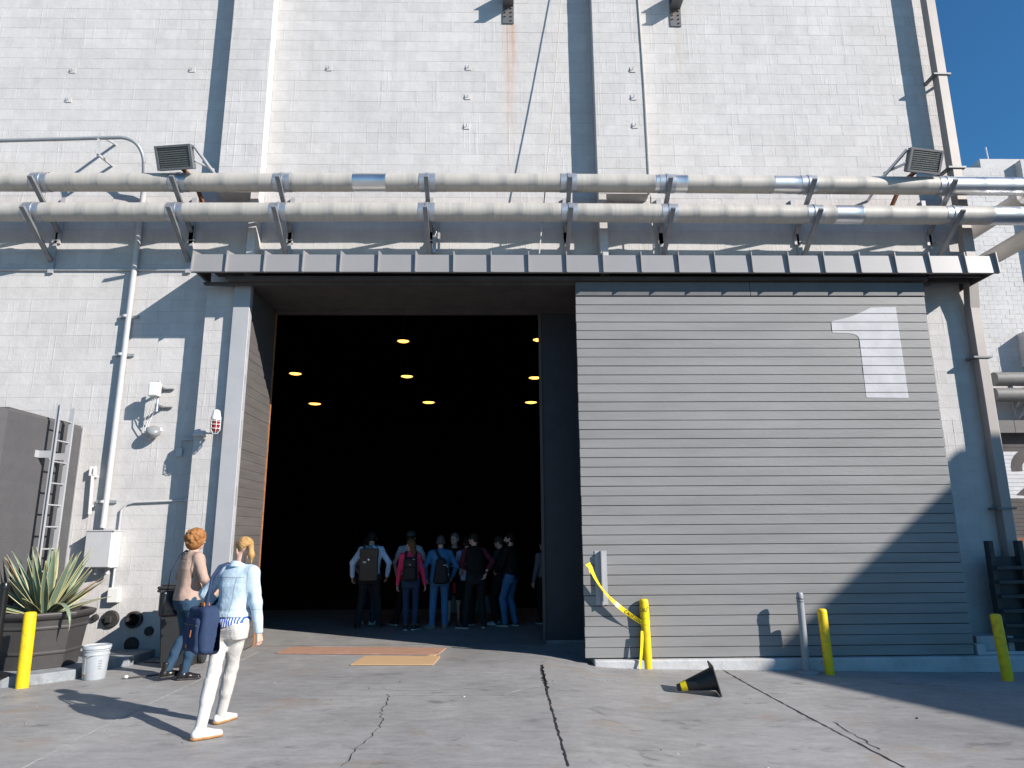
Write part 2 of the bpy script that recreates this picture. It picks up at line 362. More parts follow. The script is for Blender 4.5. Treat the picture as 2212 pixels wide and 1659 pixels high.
def in_view(b):
    p = CM@np.array([(b[0]+b[1])/2, b[4], (b[2]+b[3])/2-CAMZ]); u = p[0]/p[2]*F_PX+1106; v = p[1]/p[2]*F_PX+829.5
    return 0 < u < 2212 and 0 < v < 1659
def big(b): return -(b[1]-b[0])*(b[3]-b[2])/px_scale(((b[0]+b[1])/2, b[4], (b[2]+b[3])/2))**2
order = sorted([b for b in blocks if in_view(b)], key=big); chosen = order[:290]; cs = set(chosen)
cache = {}
for b in chosen:
    w, h = round(b[1]-b[0], 3), round(b[3]-b[2], 3); k = (w, h, rnd.randrange(3))
    if k not in cache:
        q = MB(); block_geo(q, -w/2, w/2, -h/2, h/2, 0, (.0, .0008, .0016)[k[2]]); cache[k] = q.mesh('block', M_WALL)
    link_mesh('block', cache[k], ((b[0]+b[1])/2, b[4], (b[2]+b[3])/2), stage)
q = MB()
for b in blocks:
    if b not in cs: block_geo(q, *b, rnd.choice((0, .0008, .0016)))
tag(q.build('block_courses', M_WALL, stage), kind='stuff')
# black interior shell
sh = MB(); IX0, IX1 = -14.0, 7.6
sh.box(IX0-.2, IX0, YO-.2, 42, 0, 10.5); sh.box(IX1, IX1+.1, YO+.1, 42, 0, 10.5); sh.box(IX0, IX1, 41.8, 42, 0, 10.5); sh.box(IX0-.2, IX1+.1, YO+.1, 42, 10.5, 10.7)
for x in (-12, -8, -4, 0, 4): sh.box(x-.2, x+.2, 41.5, 41.8, 0, 10.4)
sh.box(IX0, OX0-.06, YO+.002, YO+.1, 0, 10.4); sh.box(2.2, IX1, YO+.002, YO+.1, 0, 10.4); sh.box(OX0-.06, 2.2, YO+.002, YO+.1, 5.62, 10.4)
sh.build('stage_lining', M_BLACK, stage)
rb = MB(); rb.box(XR-.3, XR, YO, 42.5, -.3, ZT); rb.box(XL, XR, 42.2, 42.6, -.3, ZT); rb.box(XL, XR, YW+.3, 42.4, ZT, ZT+.2); rb.box(XL, XL+.3, YO, 42.5, -.3, ZT)
rb.build('outer_shell', M_WALL, stage)
# doorway lining: boarded left side
rv = MB(); rv.box(OX0-.12, OX0-.022, YPOST+.06, YO, -.05, 5.6); lin = rv.build('doorway_lining', M_GAP, stage)
bm_ = MB(); ph = .142
bm_.box(0, .022, 0, YO-YPOST-.03, -ph/2+.002, ph/2-.002); bme = bm_.mesh('board', M_DARKPAINT)
for i in range(39):
    o = link_mesh('board', bme, (OX0-.021+rnd.uniform(-.003, .003), YPOST+.022, .02+ph*(i+.5)), lin)
tr = MB(); tr.box(OX0-.06, OX0+.012, YO-.005, YO+.03, 0, OZ); tr.build('edge_trim', M_TRIM, stage)
ps = MB(); ps.box(-4.125, OX0+.004, YPOST, YPOST+.055, -.03, 5.58); ps.box(OX0-.02, OX0+.004, YPOST+.056, YPOST+.12, -.03, 5.58); ps.box(-4.125, -4.10, YPOST+.056, YP, -.03, 5.58); ps.build('door_post', M_POST, stage, bevel=.006)
# right jamb and header of the inner opening
jb = MB(); jb.box(OX1+.05, 2.1, YO-.03, YO+.05, .06, OZ+.2); jb.build('jamb_panel', pm('jamb_dark', (.035, .035, .042), .6, coord='Position', var=.15), stage)
jf = MB(); jf.box(OX1, OX1+.048, YO-.06, YO+.06, 0, OZ+.15); jf.build('jamb_frame', pm('jamb_frame_brown', (.075, .06, .055), .6, coord='Position'), stage, bevel=.004)
js = MB(); js.box(OX1+.05, 2.1, YO-.055, YO+.05, .0, .058); js.build('jamb_sill', pm('sill_grey', (.2, .185, .19), .6, coord='Position'), stage, bevel=.004)
hd = MB(); hd.box(OX0+.014, 2.1, YO-.08, YO+.06, OZ, OZ+.06); hd.box(OX0+.014, 2.1, YO-.03, YO+.04, OZ+.062, 5.7); hd.box(-2.7, .5, YO-.12, YO-.082, OZ+.02, OZ+.05); hd.build('door_header', M_SOFFIT, stage)

# canopy
can = MB()
CX0, CX1, CZ0, CZ1 = -4.62, 7.82, 5.64, 5.93
can.box(CX0+.02, CX1-.02, YC+.03, YC+.10, CZ0+.01, CZ1-.02); can.box(CX0+.02, CX0+.06, YC+.10, YP, CZ0+.01, CZ1-.02); can.box(CX1-.06, CX1-.02, YC+.10, YW, CZ0+.01, CZ1-.02)
can.box(CX0+.06, CX1-.06, YC+.10, YP+.26, CZ1-.06, CZ1-.03)
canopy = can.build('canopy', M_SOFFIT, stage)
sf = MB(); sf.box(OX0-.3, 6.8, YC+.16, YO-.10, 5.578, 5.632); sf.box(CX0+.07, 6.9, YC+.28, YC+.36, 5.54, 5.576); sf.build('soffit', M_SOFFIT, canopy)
us = [418,490,572,655,736,818,898,980,1061,1142,1224,1303,1385,1466,1544,1624,1703,1780,1857,1934,2008,2085,2155]
sx = [atY(u, 568, YC).x for u in us]; sx[0] = CX0; sx[-1] = CX1
for a, b in zip(sx[:-1], sx[1:]):
    w = b-a-.004; t = rnd.uniform(-.0015, .0015)
    p = MB(); P = [(a+.002, YC+t, CZ0), (b-.002, YC+rnd.uniform(-.002, .002), CZ0), (b-.002, YC+.03, CZ1), (a+.002, YC+.03+t, CZ1), (a+.002, YP+.2, CZ1+.16), (b-.002, YP+.2, CZ1+.16), (a+.002, YC+.028, CZ0-.006), (b-.002, YC+.028, CZ0-.006)]
    p.add(P, [(0, 1, 2, 3), (3, 2, 5, 4), (0, 6, 7, 1)]); p.build('fascia_panel', M_FASCIA, canopy)
for i, x in enumerate(sx):
    p = MB(); y0 = YC-.045
    prof = [(y0, CZ0-.012), (YC+.028, CZ0-.012), (YC+.034, CZ1), (YP+.2, CZ1+.16), (YP+.2, CZ1+.20), (y0+.028, CZ1+.045)]
    n_ = len(prof); xs_ = (x-.007, x+.007)
    p.add([(xs_[0], *q_) for q_ in prof]+[(xs_[1], *q_) for q_ in prof], [tuple(range(n_)), tuple(range(n_, 2*n_))[::-1]]+[(k, (k+1) % n_, n_+(k+1) % n_, n_+k) for k in range(n_)])
    p.build('seam', M_FASCIA, canopy)
for i, (a, b) in enumerate(((6.86, 7.7),)):
    j_ = MB(); j_.box(a, b, YC+.22, YC+.27, 5.66, 5.76); j_.build('joist', M_SOFFIT, canopy); j_ = MB(); j_.box(a, b, YC+.48, YC+.53, 5.66, 5.76); j_.build('joist', M_SOFFIT, canopy)

# sliding door
DX0, DX1, DZT = 1.238, 6.765, 5.57
db = MB(); db.box(DX0+.004, DX1-.004, YD+.028, YD+.17, .0, DZT); sdoor = db.build('sliding_door', M_GAP, stage)
npl = 38; plh = 5.335/npl
pmb = MB(); pmb.box(DX0, DX1, 0, .03, -plh/2+.0042, plh/2-.0042); 
pme = pmb.mesh('plank', M_DOOR, off=Vector(((DX0+DX1)/2, 0, 0)))
for i in range(npl):
    o = link_mesh('plank', pme, ((DX0+DX1)/2+rnd.uniform(-.004, .004), YD+rnd.uniform(-.003, .002), .004+plh*(i+.5)), sdoor)
    o.rotation_euler = (rnd.uniform(-.012, .012), rnd.uniform(-.0006, .0006), 0)
    bv = o.modifiers.new('bevel', 'BEVEL'); bv.width = .003; bv.segments = 1
for a, b in ((DX0, DX0+2.75), (DX0+2.756, DX1)):
    h_ = MB(); h_.box(a, b, YD-.022, YD+.03, 5.345, DZT); h_.build('header_board', pm('header_dark_grey', (.13, .13, .135), .5, var=.1, coord='Position'), sdoor, bevel=.004)  # header boards coloured darker than the planks below
    h_ = MB(); h_.box(a+.01, b-.01, YD-.03, YD-.023, 5.42, 5.43); h_.build('header_lip', MATS['header_dark_grey'], sdoor)
# painted figure on the planks
zpt = lambda x, y: atY((1980+x/3.318)/1.1302, (680+y/3.318)/1.1302, YD)
N1 = [zpt(*p) for p in ((487,232),(685,232),(790,968),(448,968),(392,500),(383,473),(360,455),(330,447),(290,443),(172,440),(163,348),(240,330),(300,314),(350,298),(400,277),(440,258))]
def span(z):
    xs_ = []
    for a, b in zip(N1, N1[1:]+N1[:1]):
        if (a.z > z) != (b.z > z): xs_.append(a.x+(z-a.z)/(b.z-a.z)*(b.x-a.x))
    return (min(xs_), max(xs_)) if len(xs_) > 1 else None
nm = MB(); zmin, zmax = min(p.z for p in N1), max(p.z for p in N1)
for i in range(npl):
    za, zb = max(zmin, .004+plh*i+.005), min(zmax, .004+plh*(i+1)-.005)
    if zb-za < .01: continue
    K = 10; rows_ = [za+(zb-za)*k/K for k in range(K+1)]; rows_[0] += 1e-4; rows_[-1] -= 1e-4; vs_ = []
    for z in rows_:
        s_ = span(z); vs_ += [(s_[0], YD-.0065, z), (s_[1], YD-.0065, z)]
    nm.add(vs_, [(2*k, 2*k+1, 2*k+3, 2*k+2) for k in range(K)])
tag(nm.build('number_one', M_NUM, sdoor), 'large pale painted figure 1 across the planks')
# steel angle pulls on the door
for u0, u1 in ((1286, 1296), (1299, 1309)):
    a = atY(u0, 1190, YD-.1); b = atY(u1, 1308, YD-.1)
    hmb = MB(); hmb.box(a.x, a.x+.085, YD-.012, YD-.004, b.z, a.z); hmb.box(a.x+(.0 if u0 > 1290 else .077), a.x+(.008 if u0 > 1290 else .085), YD-.1, YD-.013, b.z, a.z); hmb.build('door_pull', M_POST, sdoor, bevel=.002)
# concrete kerb below the sliding door
kb = MB(); kb.box(1.35, 7.62, YD-.11, YW+.02, -.34, -.008); kb.box(7.62, 8.08, YD+.05, YW+.02, -.34, -.012); kb.build('door_kerb', M_CURB, stage, bevel=.018, seg=2)
st = MB(); st.box(6.80, 6.92, YD-.02, YD+.12, -.006, .14); st.box(6.93, 7.6, YD+.02, YD+.06, -.006, .035); st.box(6.95, 7.5, YD+.2, YW, -.006, .22); st.build('rail_stop', M_CURB, stage, bevel=.006)
# drip strip along the wall
ds = MB(); ds.tube([(-11, YW-.02, atY(0, 584, YW).z), (-4.66, YW-.02, atY(412, 584, YW).z)], .022, 8); ds.build('drip_strip', M_WALL, stage, smooth=40)
# ------------------------------------------------------------------ insulated pipes and their brackets
M_JACKET = pm('pipe_jacket_canvas', (.46, .435, .395), .55, .1, var=.10, vscale=3, bump=.35, bscale=30, stretch=(6, .6, .6), coord='Position', bdist=.006)
M_SHINY = pm('pipe_jacket_bright', (.76, .76, .76), .36, 1.0, var=.06, vscale=4, bump=.05, bscale=10, stretch=(1, 6, 6), coord='Position')
M_GALV = pm('galvanised_strut', (.48, .50, .53), .42, .75, var=.15, vscale=14, bump=.06)
M_GALVP = pm('painted_steel_grey', (.40, .405, .42), .5, .1, var=.12, vscale=10, bump=.1)
M_RUST = pm('rusted_steel', (.22, .10, .05), .85, .2, var=.35, vscale=20, bump=.3)
PR = .146
def pipe_z(v_l, v_m, v_r, x):
    pts = [(-7.84, atY(0, v_l, YPIPE).z), (.25, atY(1106, v_m, YPIPE).z), (8.6, atY(2212, v_r, YPIPE).z)]
    return np.interp(x, [p[0] for p in pts], [p[1] for p in pts])
def make_pipe(vs3, r, shiny, label, seed, endx):
    rr = random.Random(seed); Z = lambda x: 0.35*float(pipe_z(*vs3, x))+0.65*(atY(1106, vs3[1], YPIPE).z-.02)
    t = thing('insulated_pipe', (0, YPIPE, Z(0)-r), label, 'pipe', 'long insulated pipes above the canopy')
    x = -13.0
    while x < endx-.05:
        L = min(rr.uniform(.42, .56), endx-x); x1 = x+L; mid = (x+x1)/2
        sh_ = any(a < mid < b for a, b in shiny); k = r*(1.012 if sh_ else rr.uniform(.994, 1.0))
        m = MB(); A = Vector((x+.001, YPIPE, Z(x))); B = Vector((x1-.001, YPIPE, Z(x1))); d = (B-A)
        ss = [0, .012/L, .016/L, .3, .6, 1-.03/L, 1-.026/L, 1]; kk = [.992, 1.0, 1.0, 1, 1, 1.0, 1.008, 1.008]
        m.tube([A+d*q for q in ss], [k*q for q in kk], 28)
        m.build('jacket_section', M_SHINY if sh_ else M_JACKET, t, smooth=50); x = x1
    # elbow turning back along the side of the building
    rad = .34; pts = []; c = Vector((endx, YPIPE+rad, Z(endx)))
    for i in range(9):
        a = -math.pi/2+i*math.pi/2/8; pts.append(c+Vector((rad*math.cos(a), rad*math.sin(a), 0)))
    for i in range(8):
        m = MB(); m.tube([pts[i], pts[i+1]], [r*1.015, r*1.0], 24); m.build('elbow_gore', M_SHINY, t, smooth=50)
    y = pts[-1].y; X = pts[-1].x
    while y < 26.2:
        y1 = min(26.9, y+.62); m = MB(); m.tube([(X, y+.002, c.z), (X, y+.03, c.z), (X, y1-.03, c.z), (X, y1, c.z)], [r*.985, r, r, r*1.014], 24); m.build('jacket_section', M_JACKET, t, smooth=50); y = y1
    return t, Z
XU = lambda u, v=400, Y=YPIPE-PR: atY(u, v, Y).x
p1, Z1 = make_pipe((400, 393, 408), PR, [(XU(738), XU(846)), (XU(882), XU(902)), (XU(1450), XU(1496)), (XU(1700), XU(1748)), (XU(2066), XU(2108)), (XU(2150), 20)], 'upper of two long insulated pipes, with several bright metal patches', 11, 8.62)
p2, Z2 = make_pipe((463, 457, 472), PR*1.02, [(XU(1808, 462), XU(1852, 462)), (XU(2155, 470), 20)], 'lower of two long insulated pipes, just above the canopy fascia', 12, 8.92)
# brackets: wall strut, raking arm, brace, clamp
def bracket(x, zc, label, grp, rust=False):
    b = thing('pipe_bracket', (x, YW, zc-.75), label, 'bracket', grp)
    m = MB(); m.box(x-.04, x+.04, YW-.045, YW-.006, zc-.80, zc+.02); m.build('wall_strut', M_GALVP, b)
    m = MB(); m.bar((x, YW-.05, zc-.60), (x, YPIPE-.30, zc-PR*.2-.02), .045, .07, up=(1, 0, 0)); m.build('arm', pm('strut_arm', (.24, .245, .255), .45, .4, var=.2, vscale=10), b)
    m = MB(); m.bar((x+.045, YW-.03, zc-.22), (x+.045, YW-.34, zc-.37), .012, .045, up=(1, 0, 0)); m.build('brace', M_RUST if rust else M_GALV, b)
    m = MB(); n = 20; R0 = PR*1.045
    m.tube([(x-.13, YPIPE, zc), (x+.13, YPIPE, zc)], [R0, R0], 24, caps=False); m.build('saddle', M_GALV, b, smooth=50)
    m = MB(); m.tube([(x-.022, YPIPE, zc), (x+.022, YPIPE, zc)], [R0*1.06]*2, 24); m.build('clamp', M_GALV, b, smooth=50)
    return b
NEAR = ('below the bent conduit standoff', 'below the floodlight by the left pilaster', 'just right of the left pilaster', 'in line with the hanging strap', 'just left of the middle pilaster', 'just right of the middle pilaster', 'between the middle pilaster and the corner floodlight', 'beside the corner downpipe')
for k, u in enumerate((62, 368, 598, 920, 1232, 1450, 1762, 2066)):
    x = XU(u, 405, YPIPE-.28); z = Z1(x)
    bracket(x, z, 'bracket carrying the upper pipe, '+NEAR[k], 'brackets under the upper pipe', k in (1, 6))
for k, u in enumerate((45, 362, 590, 918, 1234, 1455, 1775, 2082)):
    x = XU(u, 470, YPIPE-.28); z = Z2(x)
    bracket(x, z, 'bracket carrying the lower pipe, '+NEAR[k], 'brackets under the lower pipe')

# ------------------------------------------------------------------ floodlights
M_LAMPBODY = pm('lamp_housing', (.16, .165, .17), .45, .3, var=.1)
M_LENS = pm('lamp_lens_strip', (.20, .21, .20), .25, .1, var=.5, vscale=70, bump=.5, bscale=90)
M_LENSBK = pm('lamp_reflector', (.09, .088, .082), .4, .4, var=.1)
def floodlight(u, v, Y, yaw, pitch, label, mirror):
    c = atY(u, v, Y); t = thing('floodlight', (c.x, YW, Z1(c.x)+.16), label, 'floodlight', None)
    R = Matrix.Rotation(yaw, 3, 'Z')@Matrix.Rotation(pitch, 3, 'X')
    X_, Y_, Zv = R@Vector((1,0,0)), R@Vector((0,1,0)), R@Vector((0,0,1)); w, h = .30, .185
    m = MB(); m.obox(c+Y_*.045, X_*w, Y_*.04, Zv*h); m.build('housing', M_LAMPBODY, t, bevel=.012)
    m = MB()
    for s_ in (-1, 1):
        m.obox(c+X_*s_*(w-.02)-Y_*.004, X_*.02, Y_*.012, Zv*h); m.obox(c+Zv*s_*(h-.016)-Y_*.004, X_*(w-.041), Y_*.012, Zv*.016)
    m.build('bezel', pm('bezel_grey', (.22, .225, .23), .4, .4), t)
    m = MB(); m.obox(c+Y_*.002, X_*(w-.045), Y_*.003, Zv*(h-.035)); m.build('lens', M_LENSBK, t)
    for i in range(9):
        m = MB(); zz = -.13+i*.0325
        m.obox(c+Zv*zz-Y_*.004, X_*(w-.055), Y_*.003, Zv*.006); m.build('led_strip', M_LENS, t)
    for i in range(9):
        m = MB(); m.obox(c+X_*(-.26+i*.065)+Y_*.105, X_*.004, Y_*.02, Zv*(h-.02)); m.build('cooling_fin', M_LAMPBODY, t)
    s_ = mirror; base = Vector((c.x+s_*.35, YW-.02, c.z-.32)); zt = Z1(c.x)+PR
    m = MB(); m.bar(c+Y_*.1-Zv*.1, Vector((c.x+s_*.1, YPIPE+.22, zt+.02)), .05, .05); m.bar(Vector((c.x+s_*.1, YPIPE+.22, zt+.02)), Vector((c.x+s_*.22, YW-.01, zt-.45)), .05, .05); m.build('support_arm', M_RUST, t)
    m = MB(); m.bar(c+X_*s_*.33+Zv*.16+Y_*.04, Vector((c.x+s_*.50, YPIPE+.16, zt+.03)), .03, .045); m.bar(Vector((c.x-s_*.05, YPIPE+.16, zt+.03)), Vector((c.x+s_*.55, YPIPE+.16, zt+.03)), .04, .03); m.bar(c+X_*s_*.30-Zv*.05+Y_*.04, Vector((c.x+s_*.46, YPIPE+.1, zt+.13)), .025, .035); m.bar(Vector((c.x+s_*.5, YPIPE+.16, zt+.03)), Vector((c.x+s_*.5, YW, zt-.12)), .035, .035); m.build('yoke', M_GALV, t)
floodlight(376, 340, YPIPE-.30, math.radians(-8), math.radians(24), 'square floodlight on a rusty arm above the pipes by the left pilaster', 1)
floodlight(1999, 348, YPIPE-.30, math.radians(10), math.radians(24), 'square floodlight on a strut frame beside the corner downpipe', -1)

# ------------------------------------------------------------------ left wall fittings
M_CONDUIT = pm('conduit_painted', (.50, .50, .51), .5, .05, var=.06, bump=.05)
M_CONDG = pm('conduit_grey', (.30, .32, .34), .45, .3, var=.08, bump=.05)
M_WHITE = pm('white_plastic', (.70, .695, .66), .45, var=.04, bump=.02)
cA = atY(0, 304, 10.3); cB = atY(262, 297, 10.3); cC = atY(311, 352, 10.45); cD = atY(309, 425, YW-.07); cE = atY(222, 1140, YW-.07)
t = thing('conduit', (cE.x, YW-.07, cE.z), 'painted steel conduit running down the wall into a grey electrical box', 'conduit')
pth = [Vector((-12, 10.3, cA.z-.02)), cA, cB]
for i in range(1, 9):
    a = i/8; p0, p1_, p2_ = cB, Vector((cC.x, 10.32, cB.z-.02)), cC; pth.append((1-a)**2*p0+2*a*(1-a)*p1_+a*a*p2_)
m = MB(); m.tube(pth, .03, 12); m.build('overhead_run', M_CONDG, t, smooth=50)
m = MB(); m.tube([cC, cC.lerp(cD, .5)+Vector((0, .02, 0)), cD, cE], [.034, .036, .045, .045], 12); m.build('riser', M_CONDUIT, t, smooth=50)
for v in (686, 768, 1084):
    a = np.interp(v, [425, 1140], [0, 1]); p = atY(309-87*a, v, YW); m = MB(); m.box(p.x-.13, p.x+.17, YW-.035, YW-.004, p.z-.022, p.z+.022); m.build('strap', M_CONDG, t)
    m = MB(); m.tube([(p.x-.002, YW-.07, p.z-.02), (p.x-.002, YW-.07, p.z+.02)], .053, 12); m.build('strap_clip', M_CONDUIT, t)
# standoff for the overhead run
t = thing('conduit_standoff', atY(205, 330, YW), 'bent steel standoff bracket holding the overhead conduit off the wall', 'bracket')
a0 = atY(216, 290, 10.3); a1 = atY(250, 312, YW); a2 = atY(211, 333, 10.35); a3 = atY(243, 372-14, YW); 
m = MB(); m.bar(atY(215, 288, 10.28), a2, .04, .04); m.build('upright', M_GALVP, t); m = MB(); m.bar(a0, Vector((a1.x, YW-.004, a1.z)), .03, .04); m.build('upper_leg', M_GALVP, t); m = MB(); m.bar(a2, Vector((a3.x, YW-.004, a3.z)), .03, .04); m.build('lower_leg', M_GALVP, t)
# electrical box
a = atY(190, 1145, YW-.2); b = atY(247, 1230, YW-.2)
t = thing('electrical_box', (a.x, YW, b.z), 'grey rectangular electrical enclosure at the foot of the painted conduit', 'electrical box')
m = MB(); m.box(a.x+.0, b.x-.05, YW-.21, YW-.004, b.z+.02, a.z-.02); m.build('cabinet', M_WHITE, t, bevel=.012); 
M_BOXG = pm('enclosure_grey', (.46, .46, .47), .45, var=.05, bump=.03)
m = MB(); m.box(a.x-.005, b.x-.08, YW-.228, YW-.212, b.z+.03, a.z-.01); m.build('door', M_BOXG, t, bevel=.008)
m = MB(); m.box(a.x-.01, b.x-.045, YW-.24, YW-.004, a.z-.018, a.z-.0); m.build('hood', M_BOXG, t)
for dx in (.13, .30): 
    m = MB(); m.tube([(a.x+dx, YW-.1, b.z+.018), (a.x+dx, YW-.1, b.z-.07)], .03, 10); m.build('gland', M_BOXG, t)
# small side conduit and outlet box
q0 = atY(412, 1080, YW-.03); q1 = atY(290, 1085, YW-.03); q2 = atY(262, 1102, YW-.03); q3 = atY(243, 1270, YW-.03)
t = thing('side_conduit', (q3.x, YW, q3.z-.15), 'thin painted conduit bending down beside the electrical box to an outlet', 'conduit')
m = MB(); m.tube([q0, q1, q1.lerp(q2, .4)+Vector((-.03, 0, .02)), q2, q3], .017, 8); m.build('pipe_run', M_CONDUIT, t, smooth=60)
m = MB(); o1 = atY(233, 1270, YW-.1); o2 = atY(253, 1302, YW-.1); m.box(o1.x, o2.x, YW-.1, YW-.004, o2.z, o1.z); m.build('outlet_box', M_WHITE, t, bevel=.008)
m = MB(); m.tube([q0, q0+Vector((.03, 0, .25)), q0+Vector((.10, -.02, .85))], .012, 8); m.build('flex_lead', M_CONDUIT, t, smooth=60)
m = MB(); m.box(q0.x-.08, q0.x+.1, YW-.06, YW-.004, q0.z-.035, q0.z+.035); m.build('tee_fitting', M_CONDUIT, t, bevel=.006)
# stub pole
s0 = atY(202, 1008, YW-.06); s1 = atY(193, 1110, YW-.06)
t = thing('stub_pole', (s1.x, YW, s1.z), 'short white tube with a forked top fixed upright on the wall by the ladder', 'tube')
m = MB(); m.tube([s1, s0-Vector((0, 0, .12))], .025, 10); m.build('tube', M_WHITE, t, smooth=50)
for dx in (-.03, .03):
    m = MB(); m.box(s0.x+dx-.01, s0.x+dx+.01, YW-.09, YW-.03, s0.z-.14, s0.z); m.build('fork', M_WHITE, t)
for z in (.1, .55): 
    m = MB(); m.box(s1.x-.01, s1.x+.03, YW-.06, YW-.003, s1.z+z, s1.z+z+.03); m.build('mount', M_WHITE, t)
# antenna and dome camera
an = atY(336, 842, YW-.28)
t = thing('wall_antenna', (an.x, YW, an.z-.3), 'white box antenna on a short pole with twin brackets on the wall', 'antenna')
m = MB(); m.tube([(an.x+.02, an.y+.06, an.z-.33), (an.x+.02, an.y+.06, an.z+.15)], .02, 10); m.build('pole', M_GALV, t, smooth=50)
m = MB(); m.box(an.x-.09, an.x+.075, an.y-.06, an.y+.05, an.z-.11, an.z+.11); m.build('radio_box', M_WHITE, t, bevel=.025, seg=3)
for dz in (.06, -.23):
    m = MB(); m.bar((an.x+.02, an.y+.05, an.z+dz), (an.x+.02, YW-.002, an.z+dz), .04, .03); m.bar((an.x-.04, YW-.03, an.z+dz), (an.x+.16, YW-.03, an.z+dz), .03, .02); m.build('arm', M_LAMPBODY, t)
for k in range(3):
    e0 = Vector((an.x-.03+.02*k, an.y, an.z-.1)); e1 = atY(330-4*k, 945, YW-.06); mid = atY(305+8*k, 940-12*k, YW-.04)
    m = MB(); m.tube([e0, e0.lerp(mid, .5)+Vector((.03*k, -.03, .02)), mid, mid.lerp(e1, .6)+Vector((0, 0, -.05)), e1], .007, 6); m.build('cable', M_WHITE, t, smooth=60)
dc = atY(331, 932, YW-.12)
t = thing('dome_camera', (dc.x, YW, dc.z-.12), 'grey dome security camera on the wall below the white antenna', 'camera')
m = MB(); m.lathe([(.0, -.10), (.06, -.085), (.1, -.04), (.105, 0), (.1, .04), (.06, .06), (0, .065)], dc, 20, M=zrot_to((.2, -.6, .7)), caps=False); m.build('dome', pm('dome_grey', (.28, .29, .30), .25, .2), t, smooth=60)
m = MB(); m.bar(dc, (dc.x+.06, YW-.002, dc.z+.05), .05, .05); m.build('mount', M_WHITE, t)
# caged red alarm lamp
al = atY(466, 912, YP-.28)
t = thing('alarm_lamp', (al.x, YP, al.z-.2), 'red warning lamp in a white wire cage beside the doorway post', 'lamp')
M_REDG = pm('red_glass', (.30, .012, .022), .15, var=.1, bump=0, spec=.8)
m = MB(); m.lathe([(0, -.15), (.035, -.14), (.055, -.1), (.055, .03), (0, .03)], al, 16, caps=False); m.build('red_globe', M_REDG, t, smooth=50)
m = MB(); m.lathe([(.07, .03), (.075, .06), (.06, .11), (.05, .17), (.02, .19), (0, .19)], al, 16, caps=False); m.build('cap', M_WHITE, t, smooth=40)
for k in range(6):
    a_ = k*math.pi/3; c_, s_ = math.cos(a_)*.072, math.sin(a_)*.072
    m = MB(); m.tube([(al.x+c_, al.y+s_, al.z+.03), (al.x+c_, al.y+s_, al.z-.12), (al.x+c_*.5, al.y+s_*.5, al.z-.17), (al.x, al.y, al.z-.175)], .005, 5); m.build('cage_wire', M_WHITE, t)
for z in (-.1, -.04, .01):
    m = MB(); m.tube([(al.x+.073*math.cos(k*math.pi/8), al.y+.073*math.sin(k*math.pi/8), al.z+z) for k in range(17)], .005, 5, caps=False); m.build('cage_ring', M_WHITE, t)
jx = atY(425, 935, YP-.05); jb2 = atY(388, 972, YW-.05)
m = MB(); m.tube([(al.x-.03, al.y+.05, al.z-.15), (al.x-.12, YP-.1, al.z-.14), (jx.x, YP-.05, jx.z), (jx.x-.06, YP-.02, jx.z-.02), (jx.x-.12, YW-.06, jx.z-.05), (jb2.x+.01, YW-.05, jb2.z+.16), (jb2.x, YW-.05, jb2.z)], .016, 8); m.build('conduit_arm', M_CONDUIT, t, smooth=60)
m = MB(); m.box(jx.x-.02, jx.x+.14, YP-.1, YP-.003, jx.z-.05, jx.z+.03); m.build('junction_box', M_CONDUIT, t, bevel=.006)
m = MB(); m.box(jb2.x-.045, jb2.x+.045, YW-.07, YW-.003, jb2.z-.1, jb2.z+.03); m.build('switch_box', M_CONDUIT, t, bevel=.006)
# cleanout caps and pipe ends low on the wall
M_IRON = pm('cast_iron', (.045, .043, .042), .6, .3, var=.25, vscale=20)
def wall_cap(u, v, r, label, plug=False, hollow=False):
    c = atY(u, v, YW); t = thing('wall_pipe_cap', (c.x, YW, c.z-r), label, 'pipe cap', None); Mx = zrot_to((0, -1, 0))
    if hollow:
        m = MB(); m.lathe([(r, 0), (r, .07), (r*.78, .075), (r*.76, .0)], c, 20, M=Mx, caps=False); m.build('sleeve', M_IRON, t, smooth=40)
        m = MB(); m.lathe([(0, .004), (r*.77, .004)], c, 20, M=Mx, caps=False); m.build('bore', M_BLACK, t)
    else:
        m = MB(); m.lathe([(r, .0), (r, .03), (r*.9, .045), (r*.5, .05), (0, .052)], c, 20, M=Mx, caps=False); m.build('cap_disc', M_IRON, t, smooth=40)
        if plug:
            m = MB(); m.box(c.x-r*.35, c.x+r*.35, YW-.1, YW-.05, c.z-r*.35, c.z+r*.35); m.build('square_plug', M_IRON, t, bevel=.006)
wall_cap(240, 1337, .125, 'round iron cleanout cap with a square plug', plug=True); wall_cap(292, 1338, .12, 'open ended iron pipe sleeve in the wall', hollow=True)
wall_cap(285, 1392, .105, 'black iron cap low on the wall directly below the open pipe sleeve'); wall_cap(323, 1363, .065, 'small black iron cap beside the wheeled bin'); wall_cap(207, 1334, .05, 'small black hole cover behind the agave leaf tips')
